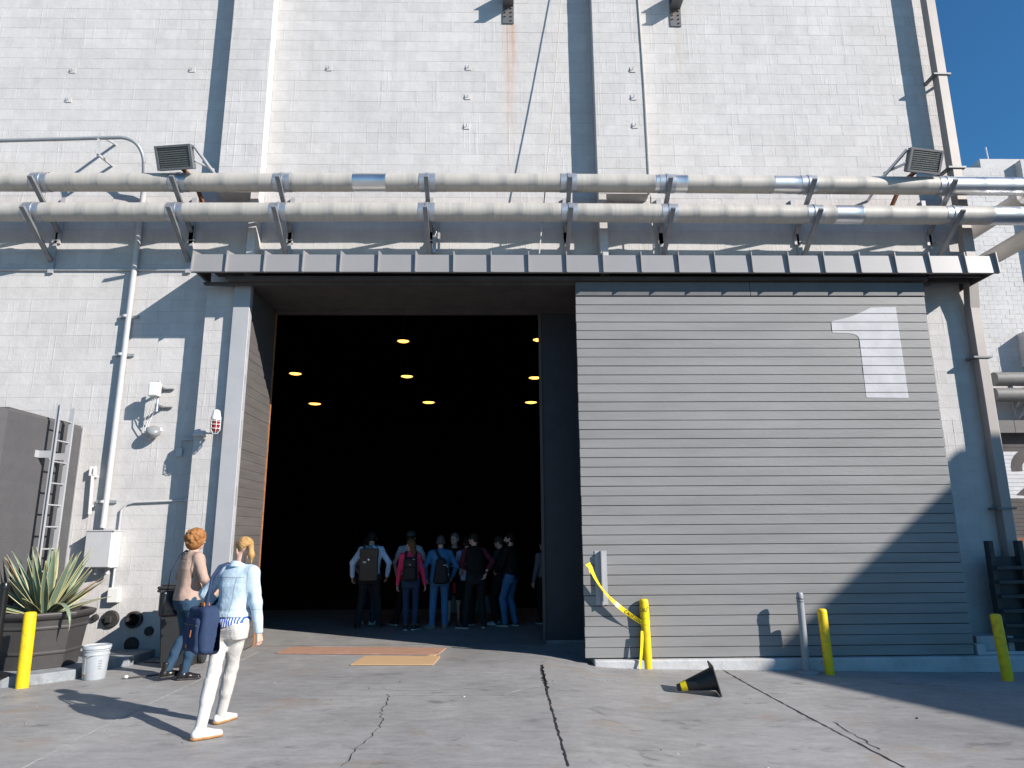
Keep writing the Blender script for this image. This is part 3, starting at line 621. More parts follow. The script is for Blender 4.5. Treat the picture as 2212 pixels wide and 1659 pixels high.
# eye hooks high on the wall
HK = ('upper of two eye hooks above the overhead conduit', 'lone eye hook just left of the left pilaster', 'lower of two eye hooks above the overhead conduit', 'lone flat eye hook plate just right of the left pilaster', 'top eye hook in the column left of the rust streak', 'middle eye hook in the column left of the rust streak', 'bottom eye hook in the column left of the rust streak', 'top eye hook on the middle pilaster face', 'middle eye hook on the middle pilaster face', 'bottom eye hook on the middle pilaster face')
for hk, (u, v) in enumerate(((157,152),(415,150),(148,215),(711,147),(1012,146),(1010,209),(1008,273),(1367,150),(1369,210),(1372,271))):
    Y = YP if 1290 < u < 1400 else YW
    c = atY(u, v, Y-.01); t = thing('wall_hook', (c.x, Y, c.z-.06), HK[hk], 'hook', 'eye hooks high on the wall')
    m = MB(); m.box(c.x-.05, c.x+.05, Y-.012, Y-.001, c.z-.05, c.z+.05); m.build('plate', M_WALL, t)
    m = MB(); m.tube([(c.x, Y-.012, c.z), (c.x, Y-.04, c.z), (c.x, Y-.05, c.z+.015), (c.x, Y-.045, c.z+.035)], .006, 6); m.build('hook', M_GALVP, t)
# bolted beam ends at the top
for (u, v, lab) in ((1098, 52, 'bolted steel beam plate with rust streaks running down the wall below'), (1460, 58, 'bolted steel beam plate with only a faint rust mark below')):
    c = atY(u, v, YW); t = thing('beam_plate', (c.x, YW, c.z), lab, 'steel plate')
    m = MB(); m.box(c.x-.1, c.x+.1, YW-.022, YW-.006, c.z, c.z+.75); m.build('plate', M_LAMPBODY, t)
    m = MB(); m.box(c.x-.095, c.x+.095, YW-.35, YW-.023, c.z+.36, c.z+.378); m.box(c.x-.012, c.x+.012, YW-.35, YW-.023, c.z+.379, c.z+.62); m.box(c.x-.095, c.x+.095, YW-.35, YW-.023, c.z+.621, c.z+.64); m.build('beam_end', M_LAMPBODY, t)
    for i in range(4):
        for s_ in (-1, 1):
            if i == 0 and s_ < 0: continue
            m = MB(); m.lathe([(.016, 0), (.016, .018), (0, .02)], (c.x+s_*.055, YW-.022, c.z+.06+i*.085), 6, M=zrot_to((0, -1, 0)), caps=False); m.build('bolt', M_RUST, t)
# guy wires
for (ua, va, ub, vb, lab) in ((1221, -120, 1165, 548, 'pale rope hanging taut across the wall, left of the middle pilaster'), (1370, -120, 1412, 548, 'pale rope hanging down the face of the middle pilaster')):
    A = atY(ua, va, YW-.08 if ua < 1300 else YP-.014); B = atY(ub, vb, YW-.52 if ua < 1300 else YP-.02); 
    m = MB(); m.tube([A, A.lerp(B, .5)+Vector((.02, 0, 0)), B], .011, 6); t = m.build('rope', pm('rope_pale', (.5, .47, .42), .9, var=.15, vscale=60), None, smooth=60); tag(t, lab, 'rope')
# turnbuckle hardware between brackets
c = atY(938, 545, YW-.15); t = thing('hanging_strap', (c.x, c.y, c.z), 'short galvanised strap and hook hanging from the lower pipe', 'strap')
m = MB(); m.box(c.x-.03, c.x+.03, c.y, c.y+.02, c.z, c.z+.3); m.build('strap', M_GALV, t); m = MB(); m.box(c.x+.05, c.x+.09, c.y+.02, c.y+.05, c.z, c.z+.62); m.build('rail', M_GALVP, t); m = MB(); m.tube([(c.x, c.y+.01, c.z+.29), (c.x+.03, c.y+.01, c.z+.36), (c.x, c.y+.01, c.z+.45), (c.x-.02, c.y+.01, c.z+.36), (c.x, c.y+.01, c.z+.29)], .008, 6); m.build('link', M_GALV, t); m = MB(); m.box(c.x-.03, c.x+.03, c.y+.0, c.y+.03, c.z+.45, c.z+.62); m.build('hook_block', M_GALVP, t)

# ------------------------------------------------------------------ downpipe on the right corner
M_DOWN = pm('downpipe_paint', (.33, .30, .28), .5, .1, var=.08, vscale=2, bump=.05, coord='Position')
dpx = 7.83
t = thing('downpipe', (dpx, YW, .9), 'square painted downpipe running down the corner of the stage', 'downpipe')
m = MB(); m.box(dpx-.085, dpx+.085, YW-.30, YW-.14, 5.99, ZT); m.build('upper_run', M_DOWN, t, bevel=.008)
m = MB(); m.obox((dpx+.0, YW-.17, 5.62), (.083, 0, 0), (0, .075, .0), (0, -.05, .36)); m.build('offset', M_DOWN, t, bevel=.006)
m = MB(); m.box(dpx-.08, dpx+.08, YW-.20, YW-.05, -.1, 5.29); m.build('lower_run', M_DOWN, t, bevel=.008)
for z in (9.55, 7.75, 4.45, 2.05):
    y0 = YW-.31 if z > 6 else YW-.21
    m = MB(); m.box(dpx-.16, dpx+.14, y0-.012, y0-.001, z-.015, z+.015); m.box(dpx-.16, dpx-.09, y0, YW-.002, z-.015, z+.015); m.box(dpx+.09, dpx+.14, y0, YW-.002, z-.015, z+.015); m.build('strap', M_LAMPBODY, t)

# ------------------------------------------------------------------ charcoal shed with ladder
SX = -6.43
t = thing('block_shed', (-7.6, 10, 0), 'charcoal painted block shed with a flat top against the wall', 'shed')
zc = 3.37
m = MB(); m.prism([(-9.4, 8.4), (-6.72, 8.4), (SX, 9.15), (SX, YW-.01), (-9.4, YW-.01)], -.05, zc); sw = m.build('shed_wall', M_SHED, t, bevel=.02)
m = MB(); m.box(SX+.004, SX+.02, YW-.045, YW-.01, .0, zc+.02); m.build('corner_flashing', M_POST, t)
m = MB(); m.box(-9.3, SX-.03, 9.2, YW-.02, zc+.002, zc+.03); m.build('roof_sheet', M_DARKPAINT, t)
L1, L2 = 9.87, 10.19
t = thing('wall_ladder', (SX+.2, 10.03, 0), 'grey steel ladder standing off the charcoal shed wall', 'ladder')
for y in (L1, L2):
    m = MB(); m.box(SX+.17, SX+.23, y-.006, y+.006, .12, 3.56); m.box(SX+.224, SX+.23, y-.03 if y == L1 else y+.007, y-.007 if y == L1 else y+.03, .12, 3.56); m.build('rail', M_POST, t)
for k in range(11):
    z = .35+k*.3; m = MB(); m.tube([(SX+.2, L1+.006, z), (SX+.2, L2-.006, z)], .012, 8); m.build('rung', M_POST, t, smooth=50)
for z in (2.85, .8):
    for y, s_ in ((L1, -1), (L2, -1)):
        m = MB(); m.box(SX+.004, SX+.17, y-.006, y+.006, z-.05, z+.05); m.box(SX+.004, SX+.012, y-.09, y-.007, z-.05, z+.05); m.build('standoff', M_POST, t)

# ------------------------------------------------------------------ planter bed, pot, agave
M_KERBB = pm('kerb_bluegrey', (.23, .25, .27), .75, var=.2, vscale=6, bump=.4, bscale=30, coord='Position', dirt=(.45, .44, .41), dscale=5, damt=.7)
kp = [(-9.3, atZ(0, 1487).y-.35), (atZ(0, 1487).x-.4, atZ(0, 1487).y-.05), (atZ(0, 1487).x, atZ(0, 1487).y+.02), (-5.43, 8.93), (-5.18, 9.2), (-5.12, 10.05), (-4.98, 10.1), (-4.98, YW-.02), (-9.3, YW-.02)]
t = thing('planting_kerb', (-6, 9.8, 0), 'blue grey painted concrete kerb slab under the planter', 'kerb')
m = MB(); m.prism(kp, -.05, .115); m.build('slab', M_KERBB, t, bevel=.012)
PC = Vector((-5.86, 9.55, .115))
M_POTM = pm('planter_plastic', (.050, .047, .047), .48, var=.12, vscale=8, bump=.06, bscale=30)
t = thing('planter', PC, 'large octagonal dark planter holding the agave', 'planter')
def octa(prof, rot=math.pi/8):
    vs_, fs_ = [], []
    for r, z in prof:
        for k in range(8): a_ = rot+k*math.pi/4; vs_.append((PC.x+r*math.cos(a_), PC.y+r*math.sin(a_), PC.z+z))
    for i in range(len(prof)-1):
        for k in range(8): fs_.append((i*8+k, i*8+(k+1) % 8, (i+1)*8+(k+1) % 8, (i+1)*8+k))
    fs_ += [tuple(range(8))[::-1]]; q = MB(); q.add(vs_, fs_); return q
octa([(.44, 0), (.46, .17), (.475, .17), (.48, .20), (.465, .205), (.50, .47), (.515, .47), (.52, .50), (.508, .505), (.522, .58)]).build('body', M_POTM, t, bevel=.006)
octa([(.53, .582), (.56, .60), (.585, .63), (.59, .66), (.58, .675), (.52, .675), (.50, .62), (.50, .58)]).build('rim', M_POTM, t, bevel=.006)
q = octa([(.498, .585), (.3, .60), (.02, .61)]); q.build('soil', pm('soil', (.06, .045, .03), .95, var=.4, vscale=40, bump=.6, bscale=60), t)
M_AGG = pm('agave_green', (.15, .215, .155), .42, var=.14, vscale=5, bump=.05, stretch=(1,1,1)); M_AGY = pm('agave_cream_margin', (.44, .40, .20), .45, var=.12, vscale=8, bump=.04); M_AGD = pm('agave_dry', (.36, .21, .10), .7, var=.3, vscale=12)
t = thing('agave_plant', PC+Vector((0, 0, .6)), 'spiky agave with cream edged leaves growing in the planter', 'plant')
ra = random.Random(21)
def agave_leaf(az, el, L, W, droop, dry, base):
    m = MB(); n = 12; p = Vector(base); d_el = el; h = Vector((math.cos(az), math.sin(az), 0)); vs_ = []; mids = []
    for i in range(n+1):
        f = i/n; w = W*(0.62+.75*f*(1-f)*1.9)*(1-f**3.2)+.002
        d = h*math.cos(d_el)+Vector((0, 0, math.sin(d_el))); s_ = Vector((-math.sin(az), math.cos(az), 0)); up = s_.cross(d).normalized()*-1
        fold = .22*w
        for k, (a_, z_) in enumerate(((-1, 1.0), (-.84, .7), (-.3, -.1), (.3, -.1), (.84, .7), (1, 1.0))): vs_.append(p+s_*a_*w/2+up*(-z_*fold))
        p = p+d*L/n; d_el -= droop/n*(.5+f)
    fs_, ms_ = [], []
    for i in range(n):
        for k in range(5): fs_.append((i*6+k, i*6+k+1, (i+1)*6+k+1, (i+1)*6+k)); ms_.append((1 if k in (0, 4) else 0) if not (dry and i > 7) else 2)
    m.add(vs_, fs_); m.m = ms_
    o = m.build('leaf', [M_AGG, M_AGY, M_AGD], t, smooth=60); s2 = o.modifiers.new('thick', 'SOLIDIFY'); s2.thickness = .006; s2.use_quality_normals = False
    return o
for i in range(46):
    f = i/45; az = i*2.39996+ra.uniform(-.25, .25); el = math.radians(84-62*f+ra.uniform(-8, 8)); L = ra.uniform(.78, 1.0)*(1.0-.12*f)
    agave_leaf(az, el, L, ra.uniform(.085, .12), ra.uniform(-.1, .35)+.5*max(0, f-.75), f > .6 and ra.random() < .5, PC+Vector((math.cos(az)*.05*(.4+f), math.sin(az)*.05*(.4+f), .61-.02*f)))
agave_leaf(math.radians(-35), .75, .9, .075, 2.9, False, PC+Vector((.06, -.05, .62))); agave_leaf(math.radians(200), .1, .85, .05, -.5, True, PC+Vector((-.06, -.03, .62))); agave_leaf(math.radians(185), .35, .95, .045, .5, True, PC+Vector((-.06, 0, .62)))
# ------------------------------------------------------------------ bollards
M_YEL = pm('bollard_yellow', (.80, .54, .008), .42, var=.07, vscale=4, bump=.08, bscale=30, dirt=(.34, .20, .03), dscale=11, damt=.7)
def bollard(u, v, vt, r, label, mat=M_YEL, lean=(0, 0), cap=True):
    p = atG(u, v); top = atY(u, vt, p.y).z-p.z
    t = thing('bollard', p, label, 'bollard', None); m = MB()
    m.lathe([(r, -.05), (r, top-.035), (r*.93, top-.012), (r*.7, top), (0, top+.004)], (0, 0, 0), 28, M=Matrix(((1, 0, lean[0]), (0, 1, lean[1]), (0, 0, 1))), caps=False); m.build('post', mat, t, smooth=40, local=True); return t, p, top
bollard(47, 1486, 1322, .067, 'yellow bollard in front of the dark octagonal planter', lean=(-.02, 0))
tb, tbp, tbt = bollard(1400, 1444, 1294, .062, 'yellow bollard wrapped with caution tape', lean=(-.02, 0))
bollard(1793, 1457, 1315, .062, 'yellow bollard beside the slim grey post, half in shadow', lean=(-.03, 0))
bollard(2178, 1470, 1326, .066, 'yellow bollard in full shade at the building corner', lean=(-.05, 0))
M_GREYP = pm('grey_flexi_post', (.27, .28, .30), .45, var=.05)
p = atG(1743, 1454); h = atY(1737, 1279, p.y).z-p.z
t = thing('delineator_post', p, 'slim grey post on a round base in front of the sliding door', 'post')
m = MB(); m.lathe([(.05, .03), (.047, h-.05), (.043, h-.015), (.03, h), (0, h)], (0, 0, 0), 20, caps=False); m.build('tube', M_GREYP, t, smooth=40, local=True)
m = MB(); m.lathe([(.052, h-.13), (.0525, h-.118)], (0, 0, 0), 20, caps=False); m.lathe([(.051, h-.095), (.053, h-.09), (.053, h-.075), (.051, h-.07)], (0, 0, 0), 20, caps=False); m.build('band', M_LAMPBODY, t, smooth=40, local=True)
m = MB(); m.lathe([(.15, 0), (.15, .018), (.13, .03), (0, .032)], (0, 0, 0), 28, caps=False); m.build('base', M_GREYP, t, smooth=40, local=True)
# ------------------------------------------------------------------ caution tape
M_TAPE = pm('tape_yellow', (.82, .62, .01), .35, var=.06, vscale=10, bump=.1); M_INK = pm('tape_ink', (.012, .012, .012), .5, bump=0)
t = thing('caution_tape', tbp, 'yellow caution tape strung from the door pull to the bollard', 'tape')
def tape(pts, w, nrm, name='strand'):
    m = MB(); m.ribbon(pts, w, nrm); o = m.build(name, M_TAPE, t, smooth=60); return o
a = atY(1274, 1222, YD-.14); b = Vector((tbp.x-.055, tbp.y-.03, tbp.z+.60))
strand = []; NR = []
for i in range(25):
    f = i/24; p = a.lerp(b, f); p.z -= .34*f*(1-f)+.0*f; p.x -= .10*math.sin(math.pi*f)*(1-f); strand.append(p)
m = MB(); vs_ = []
for i, p in enumerate(strand):
    f = i/24; d = (strand[min(24, i+1)]-strand[max(0, i-1)]).normalized(); tw = .5+1.3*math.sin(f*5.0); base = d.cross(Vector((0, -1, 0))).normalized(); s_ = (base*math.cos(tw*.6)+base.cross(d)*math.sin(tw*.6))*.032
    vs_ += [p-s_, p+s_]
m.add(vs_, [(2*i, 2*i+1, 2*i+3, 2*i+2) for i in range(24)]); m.build('strand', M_TAPE, t, smooth=60)
strand_v = vs_
# the printed word, as thin ink shapes following a stretch of tape: letters as stroke lists on a 4x6 grid
GL = {'C': [((4,5),(3,6),(1,6),(0,5),(0,1),(1,0),(3,0),(4,1))], 'A': [((0,0),(2,6),(4,0)), ((.8,2.2),(3.2,2.2))], 'U': [((0,6),(0,1),(1,0),(3,0),(4,1),(4,6))], 'T': [((0,6),(4,6)), ((2,6),(2,0))], 'I': [((2,6),(2,0))], 'O': [((1,0),(0,1),(0,5),(1,6),(3,6),(4,5),(4,1),(3,0),(1,0))], 'N': [((0,0),(0,6),(4,0),(4,6))]}
def write(word, fn, hgt, adv, name='lettering', parent=None, mat=M_INK, sw=.95):
    m = MB(); x = 0
    for ch in word:
        for st_ in GL[ch]:
            for (a0, b0), (a1, b1) in zip(st_[:-1], st_[1:]):
                d = Vector((a1-a0, b1-b0)); L_ = d.length; nn = Vector((-d.y, d.x))/L_*sw/2
                P = [(a0-nn.x, b0-nn.y), (a1-nn.x, b1-nn.y), (a1+nn.x, b1+nn.y), (a0+nn.x, b0+nn.y)]
                m.add([fn(x+q[0]/4*adv*.72, (q[1]/6-.5)*hgt) for q in P], [(0, 1, 2, 3)])
        x += adv
    return m.build(name, mat, parent)
def on_strand(i0):
    cum = [0]
    for i in range(24): cum.append(cum[-1]+(strand[i+1]-strand[i]).length)
    def fn(s_, h_):
        s2 = min(max(s_+i0, 0), cum[-1]-1e-4); i = max(k for k in range(24) if cum[k] <= s2); f = (s2-cum[i])/(cum[i+1]-cum[i])
        lo = Vector(strand_v[2*i]).lerp(Vector(strand_v[2*i+2]), f); hi = Vector(strand_v[2*i+1]).lerp(Vector(strand_v[2*i+3]), f)
        if lo.z > hi.z: lo, hi = hi, lo
        return lo.lerp(hi, .5+h_)+Vector((0, -.003, 0))
    return fn
write('CAUTION', on_strand(.30), .62, .038, parent=t); write('CAUTION', on_strand(.80), .62, .038, parent=t)
for z0, w in ((tbt-.13, .075), (tbt-.21, .06), (tbt-.30, .06)):
    m = MB(); n = 28; ring = []
    for k in range(n+1): a_ = 2*math.pi*k/n; ring.append((tbp.x-.02*(tbp.z+z0-tbp.z)+.0655*math.cos(a_), tbp.y+.0655*math.sin(a_), tbp.z+z0+.012*math.sin(a_*1.0+z0*9)))
    m.add([q for r_ in ring for q in ((r_[0], r_[1], r_[2]-w/2), (r_[0], r_[1], r_[2]+w/2))], [(2*k, 2*k+1, 2*k+3, 2*k+2) for k in range(n)]); m.build('wrap', M_TAPE, t, smooth=60)
wz = tbp.z+tbt-.13
write('CAUTION', lambda s_, h_: (tbp.x-.02*(tbt-.13)+.0675*math.cos(-2.75+s_/.0675), tbp.y+.0675*math.sin(-2.75+s_/.0675), wz+h_+.012*math.sin(-2.75+s_/.0675+(tbt-.13)*9)), .05, .038, parent=t)
tape([(tbp.x-.066, tbp.y-.05, tbp.z+.5), (tbp.x-.085, tbp.y-.06, tbp.z+.3), (tbp.x-.11, tbp.y-.07, tbp.z+.12), (tbp.x-.13, tbp.y-.09, tbp.z+.012)], [.05, .045, .04, .03], (.4, -1, 0), 'tail')
e0 = atG(1375, 1436); e1 = atG(1274, 1432); tape([e0+Vector((0, 0, .012)), e0.lerp(e1, .3)+Vector((0, .02, .03)), e0.lerp(e1, .6)+Vector((0, -.01, .012)), e1+Vector((0, 0, .03))], [.02, .055, .05, .04], (0, -.3, 1), 'loose_end')
tape([a+Vector((-.03, 0, .03)), a+Vector((.0, -.02, -.02)), a+Vector((.02, 0, -.1))], [.09, .05, .06], (.3, -1, 0), 'knot')
# ------------------------------------------------------------------ fallen cone
M_CONE = pm('cone_black', (.018, .018, .02), .5, var=.15, vscale=10, bump=.1); M_CONEP = pm('cone_patch', (.05, .05, .055), .6)
cb = atG(1546, 1500); tipg = atG(1474, 1497)
ax = Vector((tipg.x-cb.x, tipg.y-cb.y, 0)); Lc = .46; ax.normalize(); tilt = math.atan2(.15-.035, Lc); axd = (ax*math.cos(tilt)-Vector((0, 0, 1))*math.sin(tilt)).normalized()
cc = Vector((cb.x, cb.y, cb.z+.175)); Mc = zrot_to(axd)
t = thing('traffic_cone', (cb.x, cb.y, cb.z), 'black traffic cone with a yellow band lying on its side', 'traffic cone')
m = MB(); m.lathe([(.135, .012), (.125, .03), (.035, .45), (.028, .45), (.11, .03)], cc, 28, M=Mc, caps=False); m.build('cone_body', M_CONE, t, smooth=40)
m = MB(); m.lathe([(.0625, .335), (.0455, .405)], cc, 28, M=Mc, caps=False); m.build('yellow_band', M_TAPE, t, smooth=40)
M2 = Matrix.Rotation(math.radians(0), 3, axd)@Mc; m = MB(); sq = []
bx_, by_ = Mc@Vector((1, 0, 0)), Mc@Vector((0, 1, 0)); m.obox(cc+axd*.002, bx_*.175, by_*.175, axd*.011); m.build('base', M_CONE, t, bevel=.02, seg=2)
# ------------------------------------------------------------------ plywood sheets
def sheet(pts, th, mat, label, lift=.004):
    P = [atG(*q) for q in pts]; m = MB(); m.prism([(p.x, p.y) for p in P], P[0].z+lift, P[0].z+lift+th); o = m.build('plywood_sheet', mat, None, bevel=.002); tag(o, label, 'plywood'); return o
M_PLY1 = pm('plywood_worn', (.36, .20, .135), .75, var=.2, vscale=4, bump=.2, bscale=20, stretch=(.6, 6, 1), coord='Position', dirt=(.5, .43, .36), dscale=7, damt=.5)
M_PLY2 = pm('plywood_fresh', (.50, .33, .18), .7, var=.16, vscale=4, bump=.2, bscale=20, stretch=(.6, 7, 1), coord='Position')
sheet([(597, 1413), (946, 1416), (964, 1402), (630, 1400)], .018, M_PLY1, 'long reddish worn plywood strip lying at the doorway')
sheet([(757, 1438), (936, 1438), (951, 1420), (789, 1419)], .014, M_PLY2, 'short pale plywood board lying in front of the longer one')
sheet([(922, 1419), (938, 1419), (946, 1415), (934, 1415)], .01, M_PLY2, 'small splinter of plywood between the two boards', .006)
# ------------------------------------------------------------------ bucket
M_BUCK = pm('bucket_grey', (.40, .43, .46), .42, var=.06, vscale=6, bump=.04, dirt=(.3, .29, .27), dscale=8, damt=.4)
bp_ = atZ(202, 1466); BH_ = .40
t = thing('paint_bucket', bp_, 'grey lidded plastic bucket with a paper label beside the planter', 'bucket')
m = MB(); m.lathe([(.122, 0), (.128, .01), (.145, .28), (.152, .285), (.152, .295), (.146, .30), (.148, .33), (.155, .335), (.155, .345), (.149, .35), (.150, .372)], (0, 0, 0), 36, caps=True); m.build('pail', M_BUCK, t, smooth=35, local=True)
m = MB(); m.lathe([(.156, .352), (.162, .358), (.162, .385), (.156, .395), (.145, .393), (.14, .382), (0, .38)], (0, 0, 0), 36, caps=False); m.build('lid', M_BUCK, t, smooth=35, local=True)
m = MB(); m.tube([(-.155+.31*k/14*1.0, -.02-.155*math.sin(math.pi*k/14)*.92-.01, .345-.06*math.sin(math.pi*k/14)) for k in range(15)], .004, 6); m.build('handle', M_GALV, t, local=True, smooth=60)
def arc_patch(a0, a1, z0, z1, mat, name, e=.0015):
    m = MB(); n = 8; vs_ = []
    for k in range(n+1):
        a_ = a0+(a1-a0)*k/n
        for z in (z0, z1): r_ = .128+(.145-.128)*(z-.01)/.27+e; vs_.append((r_*math.cos(a_), r_*math.sin(a_), z))
    m.add(vs_, [(2*k, 2*k+2, 2*k+3, 2*k+1) for k in range(n)]); m.build(name, mat, t, local=True, smooth=60)
arc_patch(-2.35, -1.85, .07, .26, M_WHITE, 'paper_label'); arc_patch(-2.35, -1.85, .055, .07, pm('label_orange', (.55, .22, .03), .6), 'label_strip')
for k in range(6): arc_patch(-2.28, -1.98+.04*(k % 3), .10+k*.024, .104+k*.024, pm('label_grey_print', (.3, .3, .3), .7), 'print_line', .0025)
M_MOULD = pm('moulded_mark', (.27, .28, .29), .6)
for k in range(4): arc_patch(-.85, -.55, .12+k*.03, .138+k*.03, M_MOULD, 'moulded_mark', .0012)
# ------------------------------------------------------------------ wheeled bin
M_BIN = pm('bin_plastic', (.030, .031, .032), .5, var=.12, vscale=9, bump=.05)
bn = atZ(372, 1444); t = thing('wheeled_bin', (bn.x, bn.y+.05, 0), 'black wheeled rubbish bin standing against the wall behind the walking woman', 'bin')
hx, h_b = .21, 1.02
m = MB(); vs_ = []
for z, w, d0, d1 in ((0.0, .18, -.02, .34), (.02, .19, -.03, .36), (h_b, .255, -.06, .46)):
    vs_ += [(-w, d0, z), (w, d0, z), (w, d1, z), (-w, d1, z)]
m.add(vs_, [(3, 2, 1, 0)]+[(4*j+k, 4*j+(k+1) % 4, 4*j+4+(k+1) % 4, 4*j+4+k) for j in range(2) for k in range(4)]+[(8, 9, 10, 11)]); m.build('body', M_BIN, t, local=True, bevel=.03, seg=3, smooth=40)
m = MB(); m.box(-.285, .285, -.09, .50, h_b-.05, h_b-.01); m.build('rim', M_BIN, t, local=True, bevel=.012)
m = MB(); m.box(-.28, .28, -.10, .49, h_b-.008, h_b+.03); m.box(-.24, .24, -.06, .45, h_b+.031, h_b+.055); m.build('lid', M_BIN, t, local=True, bevel=.015, seg=2)
m = MB(); m.tube([(-.22, .54, h_b-.03), (.22, .54, h_b-.03)], .016, 10); m.build('handle', M_BIN, t, local=True)
for s_ in (-1, 1):
    m = MB(); m.lathe([(.09, -.025), (.1, -.02), (.1, .02), (.09, .025)], (s_*.235, .33, .1), 24, M=zrot_to((1, 0, 0))); m.build('wheel', M_BIN, t, local=True, smooth=40)
m = MB(); m.tube([(-.21, .33, .1), (.21, .33, .1)], .012, 8); m.build('axle', M_GALV, t, local=True)
# folded trolley and loose rod by the bin
tw = atZ(408, 1424); t = thing('folded_trolley', (tw.x, tw.y, 0), 'small folded luggage trolley with two wheels lying beside the bin', 'trolley')
for dx in (-.10, .07):
    m = MB(); m.lathe([(.055, -.016), (.075, -.012), (.075, .012), (.055, .016)], (tw.x+dx, tw.y+(.06 if dx < 0 else 0), .076), 20, M=zrot_to((.9, -.35, 0))); m.build('wheel', M_BIN, t, smooth=40)
m = MB(); m.tube([(tw.x-.13, tw.y+.08, .09), (tw.x+.1, tw.y-.01, .08)], .012, 8); m.tube([(tw.x-.1, tw.y+.1, .16), (tw.x-.35, tw.y-.05, .05), (tw.x-.42, tw.y-.2, .02)], .01, 8); m.build('frame', M_LAMPBODY, t, smooth=60)
m = MB(); m.tube([(tw.x+.1, tw.y-.02, .05), (tw.x+.05, tw.y-.22, .012), (tw.x-.2, tw.y-.34, .012), (tw.x-.5, tw.y-.28, .012)], .008, 6); m.build('cord', M_IRON, t, smooth=60)
r0, r1 = atZ(272, 1467), atZ(345, 1456)
t = thing('loose_rod', (r0.x, r0.y, 0), 'thin black rod with a white knob lying on the concrete by the bin', 'rod')
m = MB(); m.tube([r0+Vector((0.02, 0, .012)), r1+Vector((.2, .03, .012))], .009, 8); m.build('shaft', M_IRON, t, smooth=50); m = MB(); m.lathe([(0, -.02), (.02, -.015), (.026, 0), (.02, .015), (0, .02)], r0+Vector((0, 0, .027)), 12, caps=False); m.build('knob', M_WHITE, t, smooth=60)
# black stanchion at the left edge
pp = Vector((-6.62, 8.75, .115)); t = thing('stanchion_post', pp, 'shiny black post standing on the kerb at the shed front', 'post')
zt = atY(8, 1258, pp.y).z-pp.z; xo = atY(6, 1300, pp.y).x-pp.x
m = MB(); m.lathe([(.045, 0), (.045, zt-.08), (.052, zt-.075), (.052, zt-.02), (.04, zt), (0, zt)], (xo, 0, 0), 20, caps=False); m.build('tube', pm('gloss_black', (.012, .012, .013), .2, var=.1), t, local=True, smooth=40)
m = MB(); m.lathe([(.17, 0), (.17, .02), (.06, .05), (.045, .06)], (xo, 0, 0), 24, caps=False); m.build('base', MATS['gloss_black'], t, local=True, smooth=40)
# ------------------------------------------------------------------ ribbed steel gate by the corner
M_DKST = pm('dark_painted_steel', (.045, .048, .052), .5, .2, var=.2, vscale=8, bump=.1)
g0 = Vector((atY(2158, 1320, YW-.42).x, YW-.42, -.2)); gt = atY(2160, 1195, g0.y).z
t = thing('ribbed_steel_panel', g0, 'dark ribbed steel ramp panel standing upright at the building corner', 'steel panel')
for dx in (.0, .45, .95, 1.45):
    m = MB(); m.box(g0.x+dx, g0.x+dx+.07, g0.y, g0.y+.12, -.2, gt+(.0 if dx not in (0, .45) else .18)); m.build('upright', M_DKST, t, bevel=.006)
for k in range(7):
    z = -.05+k*(gt-.1)/6.4; m = MB(); m.box(g0.x+.002, g0.x+1.52, g0.y-.10, g0.y-.002, z, z+.05); m.build('rib', M_DKST, t, bevel=.004)
m = MB(); m.box(g0.x+.01, g0.x+1.5, g0.y+.122, g0.y+.135, -.15, gt-.05); m.build('back_plate', M_DKST, t)
m = MB(); m.box(0, 1.1, 0, .03, 0, 1.05); bo = m.build('brown_board', pm('brown_board', (.16, .07, .035), .8, var=.25, vscale=10), None); bo.location = (atY(2207, 1300, 12.6).x, 12.6, gz(9.5, 12.6)); bo.rotation_euler = (math.radians(-8), 0, 0); bo.scale = (1, 1, 1.75); tag(bo, 'brown board propped up in the alley behind the steel panel', 'board')
# ------------------------------------------------------------------ neighbouring stage 2
B2 = 27.0
t = thing('far_stage_building', (24, B2, 0), 'pale block stage building across the alley with a figure 2 on its door', 'building')
zp = atY(2090, 362, B2).z; xs2 = atY(2119, 360, B2).x
m = MB(); m.box(8.3, 46, B2+e, B2+30, -.4, zp); m.box(xs2, 46, B2+e, B2+30, zp, zp+.42); m.build('wall', M_WALL2, t)
xpl = atY(2203, 420, B2).x
m = MB(); m.box(xpl, xpl+1.2, B2-.35, B2, 8.6, zp+.2); m.build('pilaster', M_WALL2, t)
m = MB(); x_ = atY(2212, 720, B2).x-.3; zz = atY(2205, 722, B2).z; m.box(x_, x_+2, B2-.6, B2, zz-1.4, zz); m.build('wall_duct', M_WALL2, t)
m = MB(); aa = atY(2150, 318, B2+1); m.tube([(aa.x, B2+1.5, zp+.4), (aa.x-.05, B2+1.5, zp+1.9)], .03, 6); m.build('mast', M_WHITE, t)
q = MB(); b2b = []
for r in range(-1, int(zp/BH)):
    for c in range(0, 34):
        xa = 17.2+c*BW-.5*BW*(r % 2)
        if not (r*BH < 5.8 and xa > 18.6): block_geo(q, xa, xa+BW, r*BH, (r+1)*BH, B2, rnd.choice((0, .003, .006)), .006)
tag(q.build('block_courses', M_WALL2, t), kind='stuff')
zc0, zc1 = atY(2160, 942, B2).z, atY(2160, 916, B2).z; xd = atY(2150, 1000, B2).x-2.6
m = MB(); m.box(xd-.8, 40, B2-.9, B2-.003, zc0+.02, zc1-.1); cn = m.build('canopy', M_SOFFIT, t)
for k in range(22):
    m = MB(); m.box(xd-.8+k*.62, xd-.8+k*.62+.60, B2-.93, B2-.903, zc0, zc1); m.build('fascia_panel', M_DARKPAINT, cn)
m = MB(); m.box(xd, xd+7, B2-.5, B2-.3, -.3, zc0); dd = m.build('door', M_SOFFIT, t)
pz = .15; zA = atY(2190, 1077, B2).z; zB = atY(2190, 975, B2).z
